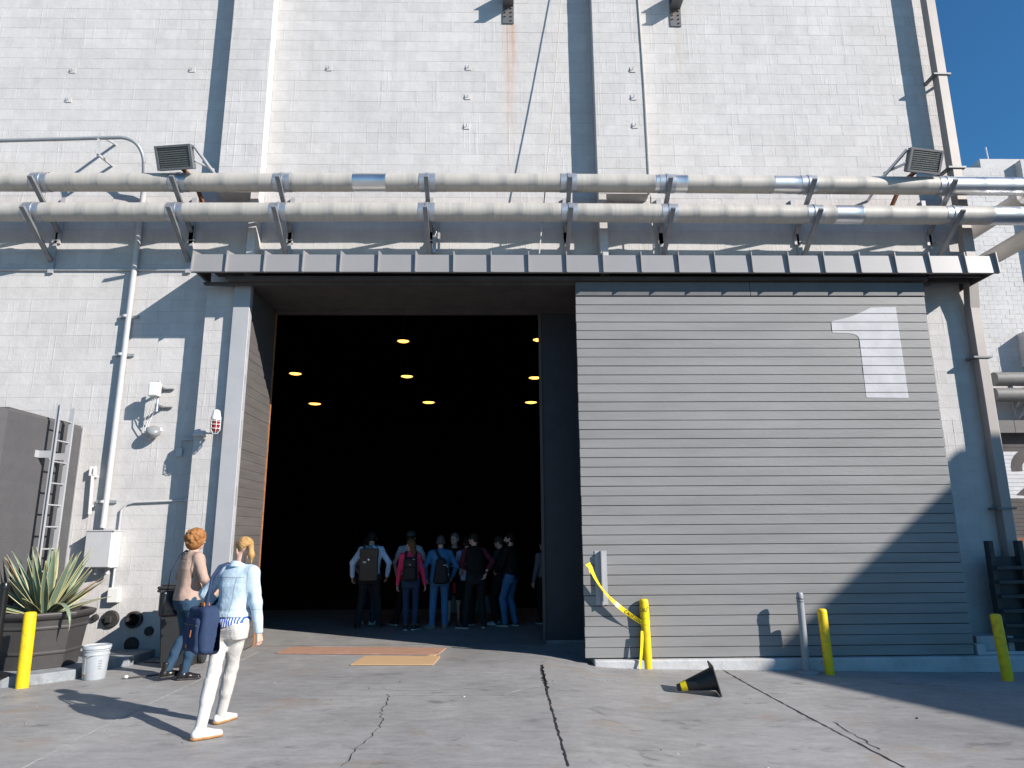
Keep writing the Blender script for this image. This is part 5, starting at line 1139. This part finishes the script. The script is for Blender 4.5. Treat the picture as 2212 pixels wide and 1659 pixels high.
C_ = {k: cloth(k, v) for k, v in dict(bluesh=(.52, .66, .84), red=(.72, .055, .14), tee=(.38, .41, .46), denimsh=(.05, .17, .33), black=(.012, .012, .013), maroon=(.09, .018, .034), lilac=(.46, .52, .72), darkplaid=(.028, .032, .036), navy=(.030, .052, .10), blackjean=(.020, .020, .024), jean=(.06, .17, .33), jean2=(.055, .16, .32), greytop=(.16, .16, .19), tan=(.40, .285, .23), whitejean=(.56, .535, .51), jeanred=(.030, .062, .105)).items()}
C_['ldenim'] = cloth('light_denim', (.45, .565, .65), var=.22, vscale=7)
def seams(m, lines, dark=.6):      # stitched seams as slightly darker lines; each line is z = z0 + k*|x| or |x| = x0 + k*z, only on the back and sides as sewn
    n = m.node_tree.nodes; l = m.node_tree.links; b = n['Principled BSDF']; src = b.inputs['Base Color'].links[0].from_socket
    tc = n.new('ShaderNodeTexCoord'); sp = n.new('ShaderNodeSeparateXYZ'); l.new(tc.outputs['Object'], sp.inputs[0])
    def M(op, a, b_):
        q = n.new('ShaderNodeMath'); q.operation = op
        for i, v in enumerate((a, b_)):
            if isinstance(v, (int, float)): q.inputs[i].default_value = v
            elif v is not None: l.new(v, q.inputs[i])
        return q.outputs[0]
    ax_ = M('ABSOLUTE', sp.outputs[0], None); tot = None
    for (kind, c, k, w, z0, z1, xmax) in lines:
        d = M('SUBTRACT', sp.outputs[2], M('ADD', c, M('MULTIPLY', ax_, k))) if kind == 'z' else M('SUBTRACT', ax_, M('ADD', c, M('MULTIPLY', sp.outputs[2], k)))
        f = M('LESS_THAN', M('ABSOLUTE', d, None), w); f = M('MULTIPLY', f, M('MULTIPLY', M('GREATER_THAN', sp.outputs[2], z0), M('LESS_THAN', sp.outputs[2], z1))); f = M('MULTIPLY', f, M('LESS_THAN', ax_, xmax))
        tot = f if tot is None else M('MAXIMUM', tot, f)
    sc_ = n.new('ShaderNodeVectorMath'); sc_.operation = 'SCALE'; l.new(src, sc_.inputs[0]); l.new(M('SUBTRACT', 1.0, M('MULTIPLY', tot, 1-dark)), sc_.inputs['Scale']); l.new(sc_.outputs[0], b.inputs['Base Color'])
seams(C_['ldenim'], [('z', 1.315, .0, .004, 1.2, 1.4, .14), ('x', -.055, .10, .004, .98, 1.315, .5), ('z', 1.03, 0, .003, .9, 1.1, .5), ('x', .165, 0, .004, 1.2, 1.5, .5)], .62)
seams(C_['tan'], [('x', .0, 0, .003, .8, 1.42, .5), ('x', .02, .055, .003, .8, 1.3, .5), ('x', .155, 0, .005, 1.2, 1.5, .5), ('z', 1.425, -.1, .005, 1.3, 1.5, .09)], .42)
seams(C_['whitejean'], [('z', .845, .12, .003, .7, .95, .13), ('x', .0, 0, .003, .75, 1.0, .5), ('z', .945, 0, .003, .9, 1.0, .5), ('z', .80, -.1, .003, .7, .82, .12)], .7)
LEATH = pm('boot_leather', (.014, .012, .012), .28, var=.2, bump=.1); SHW = pm('shoe_white', (.72, .71, .69), .6, var=.05); SHB = pm('shoe_black', (.015, .015, .017), .6); SHG = pm('shoe_grey', (.16, .17, .16), .7); SHC = pm('shoe_cream', (.48, .47, .42), .7)
FZ = .0045
def at_floor(u, v): p = atZ(u, v, FZ); return p
R_ = math.radians
def straps(t, s, mat, x=.10, w=.05, back=-.16):
    for q in (-1, 1):
        m = MB(); m.ribbon([(q*x*.9*s, (back+.0)*s, 1.05*s), (q*x*s, (back+.02)*s, 1.36*s), (q*x*s, -.085*s, 1.475*s), (q*x*1.02*s, -.01*s, 1.50*s), (q*x*1.05*s, .085*s, 1.45*s), (q*x*1.15*s, .142*s, 1.32*s), (q*x*1.5*s, .12*s, 1.15*s), (q*.17*s, .02*s, 1.08*s)], w*s, (0, -1, .3)); o = m.build('strap', mat, t, local=True, smooth=60)
        z = o.modifiers.new('thick', 'SOLIDIFY'); z.thickness = .008; z.offset = 0
# 1 the man with the roll-top backpack, and the one hidden in front of him
pA = person(at_floor(795, 1357), R_(4), 'man in pale blue shirt and black trousers wearing a brown backpack', 1.80, footL=(-.19, 0), footR=(.19, .03), toeL=.35, toeR=-.5, handL=(-.33, .06, .92), handR=(.31, .10, .93), bendL=(-1, -.5, 0), bendR=(1, -.5, 0), top='shirt', tophem=.86, topcol=C_['bluesh'], lean=(.012, .0), bottom=C_['blackjean'], shoe=SHB, sole=pm('sole_brown', (.14, .10, .07), .8), hair='short', haircol=(.010, .009, .009), skin=SKIN2, hoodie=True)
def bk1(t, s):
    mt = pm('pack_brown', (.085, .062, .045), .9, var=.15, bump=.3, bscale=150); F_ = Field((-.3, -.45, .75), (.3, .1, 1.6), .01); F_.rbox((0, -.235*s, 1.13*s), (.165*s, .085*s, .27*s), .03, taper=.04); vol('pack_body', [(*F_.nets(), 0)], [mt], t)
    F_ = Field((-.3, -.45, 1.1), (.3, .1, 1.6), .009); F_.rbox((0, -.245*s, 1.35*s), (.172*s, .088*s, .085*s), .03); vol('roll_flap', [(*F_.nets(), 0)], [mt], t); straps(t, s, mt, .11)
    m = MB(); m.tube([(-.045*s, -.17*s, 1.42*s), (-.03*s, -.17*s, 1.48*s), (.03*s, -.17*s, 1.48*s), (.045*s, -.17*s, 1.42*s)], .012, 8); m.build('grab_loop', SHB, t, local=True, smooth=60)
    m = MB(); m.box(-.10*s, -.045*s, -.3285*s, -.3215*s, 1.175*s, 1.205*s); m.build('patch', RUB_W, t, local=True); m = MB(); m.box(-.006, .006, -.345*s, -.334*s, 1.14*s, 1.30*s); m.build('closure_strap', pm('strap_leather', (.16, .07, .03), .7), t, local=True); m = MB(); m.lathe([(.016, 0), (.018, .012), (.008, .014)], (0, -.343*s, 1.235*s), 12, M=zrot_to((0, -1, 0))); m.build('buckle', M_SHINY, t, local=True)
carry(pA, 'backpack', 'brown roll top backpack with a white patch on the man in pale blue', 'backpack', bk1)
ph_ = thing('mobile_phone', pA.location+Vector((-.30, .14, .80)), 'black mobile phone in the left hand of the man with the brown backpack', 'phone'); m = MB(); m.box(.0, .012, -.035, .035, -.01, .12); m.build('phone_body', SHB, ph_, local=True, bevel=.003); m = MB(); m.box(-.002, -.0005, -.031, .031, -.004, .114); m.build('screen', pm('phone_glass', (.01, .01, .012), .1, bump=0), ph_, local=True)
pB = person(at_floor(788, 1350), R_(-30), 'person in dark navy trousers and pale sneakers hidden behind the man with the brown backpack', 1.70, footL=(-.13, -.02), footR=(.12, .10), toeL=.2, toeR=-.6, handL=(-.22, .12, .95), handR=(.22, .14, .95), top='shirt', topcol=C_['greytop'], bottom=C_['navy'], shoe=SHC, hair='short', haircol=(.012, .01, .01))
# 2 the woman in red
pC = person(at_floor(885, 1361), R_(2), 'woman in a red top and navy jeans with a black backpack and ponytail', 1.66, fem=True, footL=(-.085, 0), footR=(.085, .02), toeL=.15, toeR=-.55, handL=(-.265, .06, .86), handR=(.27, .07, .86), lean=(-.02, .02), headyaw=R_(35), headpitch=R_(8), top='top', tophem=.97, topcol=C_['red'], bottom=C_['navy'], bothem=.16, shoe=SHB, sole=RUB_W, hair='long', haircol=(.13, .065, .03))
def bk2(t, s):
    mt = pm('pack_black', (.012, .012, .013), .75, var=.2, bump=.2); F_ = Field((-.3, -.45, .8), (.3, .1, 1.6), .01); F_.rbox((0, -.215*s, 1.16*s), (.15*s, .085*s, .23*s), .06, taper=.15); F_.rbox((0, -.30*s, 1.08*s), (.115*s, .03*s, .12*s), .03, k=.01); vol('pack_body', [(*F_.nets(), 0)], [mt], t); straps(t, s, mt, .10, .045)
    m = MB(); m.lathe([(.022, 0), (.022, .004), (.013, .006)], (0, -.297*s, 1.245*s), 8, M=zrot_to((0, -1, .1))); m.build('badge', pm('badge_copper', (.30, .13, .06), .5), t, local=True)
    m = MB(); m.box(.05*s, .09*s, -.296*s, -.288*s, 1.345*s, 1.353*s); m.build('logo_tab', RUB_W, t, local=True)
carry(pC, 'backpack', 'black backpack with a round copper badge on the woman in red', 'backpack', bk2)
# 3 cap man behind her
pD = person(at_floor(883, 1351), R_(-8), 'man in a grey T-shirt and dark cap standing behind the woman in red', 1.80, footL=(-.26, 0), footR=(.1, .06), toeL=.9, handL=(-.30, .12, .92), handR=(.31, .12, .92), bendL=(-1, -.6, 0), bendR=(1, -.6, 0), top='tshirt', sleeve='short', topcol=C_['tee'], bottom=C_['black'], shoe=SHB, hair='cap', haircol=(.02, .016, .012), fat=.012); del pD['s']
# 4 denim shirt
pE = person(at_floor(948, 1357), R_(6), 'grey haired man in a blue denim shirt and jeans with a black sling bag', 1.71, footL=(-.14, 0), footR=(.11, .02), toeL=.9, toeR=-.3, handL=(-.25, .16, .93), handR=(.25, .16, .95), bendL=(-1, -.7, 0), bendR=(1, -.7, 0), lean=(.01, .01), headyaw=R_(-6), headpitch=R_(8), top='shirt', tophem=.90, topcol=C_['denimsh'], bottom=C_['jean'], shoe=SHG, sole=pm('sole_pale', (.3, .3, .28), .7), hair='short', haircol=(.075, .075, .075), fat=.012)
def bk3(t, s):
    mt = MATS['pack_black']; F_ = Field((-.3, -.45, .7), (.35, .1, 1.6), .01); F_.rbox((.02, -.225*s, 1.08*s), (.165*s, .085*s, .25*s), .08, taper=.42); vol('pack_body', [(*F_.nets(), 0)], [mt], t)
    m = MB(); m.ribbon([(.02*s, -.19*s, 1.28*s), (-.05*s, -.13*s, 1.40*s), (-.085*s, -.06*s, 1.49*s), (-.07*s, .05*s, 1.48*s), (.05*s, .14*s, 1.28*s), (.17*s, .10*s, 1.0*s), (.18*s, -.1*s, .9*s)], .055*s, (-.3, -1, .3)); m.build('strap', mt, t, local=True, smooth=60)
    for (x, z, w) in ((.06, 1.19, .05), (.11, 1.20, .02), (.13, 1.16, .02), (.15, 1.02, .02)):
        m = MB(); m.bar((x*s, -.312*s+abs(x)*.15, z*s), ((x+w)*s, -.312*s+(abs(x)+w)*.2, (z-.012)*s), .004, .012); m.build('reflector', RUB_W, t, local=True)
carry(pE, 'sling_bag', 'black teardrop sling bag on the man in the denim shirt', 'bag', bk3)
# 5 the man facing out
pF = person(at_floor(980, 1348), R_(178), 'grey haired man in black polo and shorts facing the yard', 1.76, footL=(-.10, 0), footR=(.10, .08), handL=(-.22, .18, 1.0), handR=(.22, .18, 1.0), headyaw=R_(-18), top='polo', sleeve='short', topcol=C_['black'], bottom=C_['black'], bothem=.46, bare=True, hair='short', haircol=(.13, .13, .13), skin=SKIN, fat=.012); del pF['s']
for q in (-1, 1):
    a_ = R_(-18); x, y = q*.031, .097; m = MB(); m.lathe([(0, -.006), (.008, -.003), (.008, .003), (0, .006)], (x*math.cos(a_)-y*math.sin(a_), .02+x*math.sin(a_)+y*math.cos(a_), 1.636), 8, caps=False); m.build('eye', SHB, pF, local=True, smooth=60)
m = MB(); m.bar((.02, .16, 1.20), (-.10, .15, 1.27), .01, .035); m.build('chest_print', RUB_W, pF, local=True)
# 7 light blue shirt, holding a red bag, mostly hidden
pH = person(at_floor(1008, 1350), R_(-25), 'person in a lilac blue shirt holding a red paper bag', 1.68, footL=(-.1, 0), footR=(.1, 0), handL=(-.24, .10, .95), bendL=(-1, -1, 0), handR=(.25, .1, .9), headyaw=R_(30), top='shirt', tophem=.86, topcol=C_['lilac'], bottom=C_['black'], shoe=SHB, hair='short', haircol=(.02, .015, .012))
def bag(t, s):
    m = MB(); vs_ = []
    for z, w, d in ((.60, .15, .05), (.90, .11, .02)): vs_ += [(-.27-d, .09-w, z), (-.27+d, .09-w, z), (-.27+d, .09+w, z), (-.27-d, .09+w, z)]
    m.add(vs_, [(0, 1, 2, 3)]+[(k, (k+1) % 4, 4+(k+1) % 4, 4+k) for k in range(4)]); m.build('bag_body', pm('bag_red', (.50, .018, .022), .5, var=.1), t, local=True)
    for q in (-.02, .02):
        m = MB(); m.tube([(-.27+q, .03, .90), (-.26, .06, .955), (-.25, .1, .965), (-.26, .13, .955), (-.27+q, .16, .90)], .004, 6); m.build('handle', pm('bag_cord', (.4, .02, .02), .7), t, local=True)
carry(pH, 'paper_bag', 'red paper shopping bag held by the person in lilac blue', 'bag', bag)
# 6 maroon sleeves, hand on hip
pG = person(at_floor(1027, 1357), R_(12), 'man in a black vest with maroon sleeves, one hand behind his hip', 1.76, footL=(-.20, 0), footR=(.16, .04), toeL=1.1, toeR=-.3, handL=(-.05, .24, 1.02), bendL=(-1, -.3, 0), handR=(.17, -.17, 1.0), bendR=(1, -.4, -.2), fingR=(-.3, .1, -1), lean=(-.02, .05), headyaw=R_(50), headpitch=R_(25), top='vest', tophem=.90, topcol=C_['black'], sleevecol=C_['maroon'], bottom=C_['blackjean'], shoe=SHB, sole=RUB_W, hair='short', haircol=(.02, .016, .012)); del pG['s']
# 8 and 9
pI = person(at_floor(1079, 1350), R_(70), 'man in a dark plaid jacket looking down at his hands', 1.70, footL=(-.1, .06), footR=(.1, -.02), handL=(-.12, .30, 1.12), handR=(.12, .30, 1.12), bendL=(-1, -.5, -1), bendR=(1, -.5, -1), headpitch=R_(34), top='jacket', tophem=.82, topcol=C_['darkplaid'], bottom=C_['black'], shoe=SHC, hair='short', haircol=(.04, .03, .025)); del pI['s']
pJ = person(at_floor(1104, 1353), R_(62), 'bearded man in a black jacket and blue jeans facing sideways', 1.76, footL=(-.10, .10), footR=(.10, -.02), toeL=.1, handL=(-.18, .22, 1.02), handR=(.2, .2, 1.0), bendL=(-1, -.6, -.5), bendR=(1, -.6, -.5), headyaw=R_(15), top='jacket', tophem=.84, topcol=C_['black'], bottom=C_['jean2'], shoe=SHB, sole=RUB_W, hair='short', haircol=(.012, .01, .01), beard=(.03, .022, .018), fat=.01); del pJ['s']
pK = person(at_floor(1178, 1347), R_(40), 'person in a grey top almost hidden behind the right door jamb', 1.62, top='shirt', topcol=C_['greytop'], bottom=C_['black'], shoe=SHB, hair='short', haircol=(.012, .01, .01)); del pK['s']; del pB['s']
wc = atZ(1012, 1324, FZ); t = thing('white_case', (wc.x, wc.y+.2, FZ), 'low pale case on the stage floor behind the visitors', 'case'); m = MB(); m.box(wc.x-.55, wc.x+.75, wc.y, wc.y+.4, FZ, FZ+.34); m.build('case_body', pm('case_pale', (.30, .31, .33), .6), t, bevel=.01); m = MB(); m.box(wc.x-.56, wc.x+.76, wc.y-.01, wc.y+.41, FZ+.342, FZ+.37); m.build('case_lid', M_LAMPBODY, t, bevel=.006)

# ------------------------------------------------------------------ the two women walking in
wA = atZ(433, 1597); wB = atZ(479, 1560); wm = (wA+wB)/2+Vector((.085, .05, 0))
wy = R_(-18)
def loc2(p, c, yw): d = Vector((p.x-c.x, p.y-c.y)); return (d.x*math.cos(-yw)-d.y*math.sin(-yw), d.x*math.sin(-yw)+d.y*math.cos(-yw))
fA, fB = loc2(wA, wm, wy), loc2(wB, wm, wy)
pW = person(wm+Vector((0, 0, .001)), wy, 'blonde woman in pale denim jacket and white jeans walking towards the doorway', 1.69, fem=True, footL=(fA[0], fA[1]), footR=(fB[0], fB[1]), toeL=R_(-38), toeR=R_(-10), liftR=.0, handL=(-.26, .20, 1.03), bendL=(-1, -.8, 0), fingL=(.5, .4, .3), handR=(.27, .06, .86), bendR=(.8, -1, 0), lean=(.01, .05), headyaw=R_(66), top='jacket', tophem=1.005, topcol=C_['ldenim'], bottom=C_['whitejean'], bothem=.10, shoe=SHW, sole=RUB_G, hair='pony', haircol=(.42, .25, .10), h=.0085, armfat=.004)
sW = pW['s']
ms = bpy.data.materials.new('striped_shirt'); ms.use_nodes = True; nn = ms.node_tree.nodes; ll = ms.node_tree.links; tcs = nn.new('ShaderNodeTexCoord'); wv = nn.new('ShaderNodeTexWave'); wv.wave_type = 'BANDS'; wv.bands_direction = 'X'; wv.inputs['Scale'].default_value = 13.5; wv.inputs['Distortion'].default_value = .6; ll.new(tcs.outputs['Object'], wv.inputs[0]); cr_ = nn.new('ShaderNodeValToRGB'); cr_.color_ramp.elements[0].position = .55; cr_.color_ramp.elements[1].position = .62; cr_.color_ramp.elements[0].color = (.03, .10, .48, 1); cr_.color_ramp.elements[1].color = (.70, .72, .76, 1); ll.new(wv.outputs[0], cr_.inputs[0]); ll.new(cr_.outputs[0], nn['Principled BSDF'].inputs['Base Color']); nn['Principled BSDF'].inputs['Roughness'].default_value = .8
F_ = Field((-.3, -.25, .8), (.3, .25, 1.15), .008); F_.loft([(.89*sW, 0, 0, .186*sW, .133*sW), (.97*sW, 0, 0, .172*sW, .126*sW), (1.01*sW, 0, .003, .145*sW, .108*sW), (1.06*sW, 0, .003, .115*sW, .09*sW)], inf=.012); F_.folds(.004, 60, 3); F_.cut((0, 0, .905*sW), (.25, 0, -1)); F_.cut((0, 0, 1.05*sW), (0, 0, 1)); vol('striped_shirt', [(*F_.nets(), 0)], [ms], pW)
dseam = cloth('denim_seam', (.27, .40, .52)); m = MB()
F_ = Field((-.3, -.25, .95), (.3, .25, 1.15), .008); F_.loft([(1.0*sW, 0, .005, .158*sW, .124*sW), (1.045*sW, 0, .006, .148*sW, .116*sW)], inf=.017); F_.cut((0, 0, 1.0*sW), (0, 0, -1)); F_.cut((0, 0, 1.042*sW), (0, 0, 1)); vol('hem_band', [(*F_.nets(), 0)], [C_['ldenim']], pW)
F_ = Field((-.2, -.2, 1.38), (.2, .2, 1.6), .007); F_.cone((0, .02*sW, 1.45*sW), (0, .03*sW, 1.50*sW), .084*sW, .066*sW); F_.cut((0, 0, 1.505*sW), (0, .5, 1)); F_.cut((0, 0, 1.452*sW), (0, -.2, -1)); vol('collar', [(*F_.nets(), 0)], [C_['ldenim']], pW)
def tote(t, s):
    mt = cloth('tote_navy', (.028, .045, .095), bump=.3, bscale=120); F_ = Field((-.75, -.5, .45), (.05, .35, 1.2), .009); F_.rbox((-.155*s, -.205*s, .90*s), (.095*s, .225*s, .205*s), .045, yaw=R_(62), taper=.14); F_.folds(.017, 26, 12); vol('bag_body', [(*F_.nets(), 0)], [mt], t)
    F_ = Field((-.75, -.5, .6), (.05, .35, 1.2), .008); F_.rbox((-.195*s, -.285*s, .86*s), (.038*s, .165*s, .15*s), .035, yaw=R_(62), taper=.15); F_.folds(.008, 36, 2); vol('front_pocket', [(*F_.nets(), 0)], [mt], t)
    for k, (x0, y0) in enumerate(((-.12, -.23), (-.22, -.12))):
        m = MB(); m.tube([(x0*s, y0*s, 1.02*s), (x0*s*.95, y0*s*.85-.02, 1.18*s), ((-.165+.015*k)*s, (-.125+.03*k)*s, 1.36*s), ((-.135+.01*k)*s, (-.065+.03*k)*s, 1.468*s), ((-.13)*s, (.035+.02*k)*s, 1.488*s), ((-.16)*s, (.13)*s, 1.38*s), (-.22*s, .06*s, 1.15*s), ((-.23-.02*k)*s, (-.08)*s, 1.02*s)], .0135, 8); m.build('strap', mt, t, local=True, smooth=60)
    lt = pm('tan_leather', (.34, .12, .035), .6); n_ = Vector((-math.sin(R_(52)), -math.cos(R_(52)), 0)); n_ = Vector((-math.cos(R_(62)), -math.sin(R_(62)), 0)); sd2 = Vector((-math.sin(R_(62)), math.cos(R_(62)), 0))
    pf = Vector((-.195*s, -.285*s, 0))+n_*.046; m = MB(); m.lathe([(0, .0), (.019, .0), (.019, .006), (0, .007)], pf+Vector((0, 0, .765*s)), 10, M=zrot_to(n_), caps=False); m.build('round_badge', lt, t, local=True); m = MB(); q_ = pf+sd2*(-.07); m.bar(q_+Vector((0, 0, .91*s)), q_+n_*.006+Vector((0, 0, .85*s)), .014, .006, up=n_); m.build('zip_pull', lt, t, local=True)
    m = MB(); q0 = pf-n_*.02+sd2*.13; q1 = pf-n_*.02-sd2*.13; m.bar(q0+Vector((0, 0, .95*s)), q1+Vector((0, 0, .95*s)), .012, .01); m.build('zip', RUB_D, t, local=True)
    for k in (-1, 1):
        m = MB(); c0 = Vector((-.155*s, -.205*s, .075*s)); m.tube([c0+n_*.03*k+sd2*.07+Vector((0, 0, .99*s)), c0+n_*.02*k+sd2*.04+Vector((0, 0, 1.06*s)), c0+n_*.02*k-sd2*.04+Vector((0, 0, 1.06*s)), c0+n_*.03*k-sd2*.07+Vector((0, 0, .99*s))], .008, 8); m.build('leather_handle', lt, t, local=True, smooth=60)
carry(pW, 'tote_bag', 'navy tote bag with tan leather badge hanging from the blonde woman\'s shoulder', 'bag', tote)
rA = atZ(388, 1470); ry = R_(-42)
pR = person(rA+Vector((-.02, .06, .001)), ry, 'curly red haired woman in a tan blazer and blue jeans walking to the doorway', 1.79, fem=True, footL=(-.07, -.12), footR=(.06, .03), toeL=0., toeR=R_(-30), liftL=.03, handL=(-.20, .20, 1.02), bendL=(-1, -.8, 0), handR=(.20, .22, 1.02), bendR=(1, -.9, 0), lean=(.0, .03), headyaw=R_(14), top='blazer', tophem=.91, topcol=C_['tan'], bottom=C_['jeanred'], bothem=.12, shoe=LEATH, sole=RUB_D, shoeh=.07, hair='curly', haircol=(.30, .135, .05), h=.0095, fat=.008)
def cross(t, s):
    mt = pm('bag_black_gloss', (.012, .013, .018), .3, var=.2, bump=.15, bscale=20); F_ = Field((-.6, -.4, .6), (.1, .4, 1.1), .009); F_.rbox((-.265*s, -.06*s, .86*s), (.06*s, .15*s, .16*s), .05, yaw=R_(-10)); F_.folds(.005, 30, 4); vol('bag_body', [(*F_.nets(), 0)], [mt], t)
    m = MB(); m.ribbon([(-.275*s, -.13*s, 1.0*s), (-.215*s, -.135*s, 1.25*s), (-.125*s, -.085*s, 1.44*s), (-.11*s, -.02*s, 1.49*s), (-.115*s, .07*s, 1.46*s), (-.20*s, .12*s, 1.25*s), (-.275*s, .02*s, 1.0*s)], .03*s, (-.6, -1, .2)); o = m.build('strap', mt, t, local=True, smooth=60); z = o.modifiers.new('thick', 'SOLIDIFY'); z.thickness = .006; z.offset = 0
carry(pR, 'shoulder_bag', 'glossy black shoulder bag at the left hip of the red haired woman', 'bag', cross)
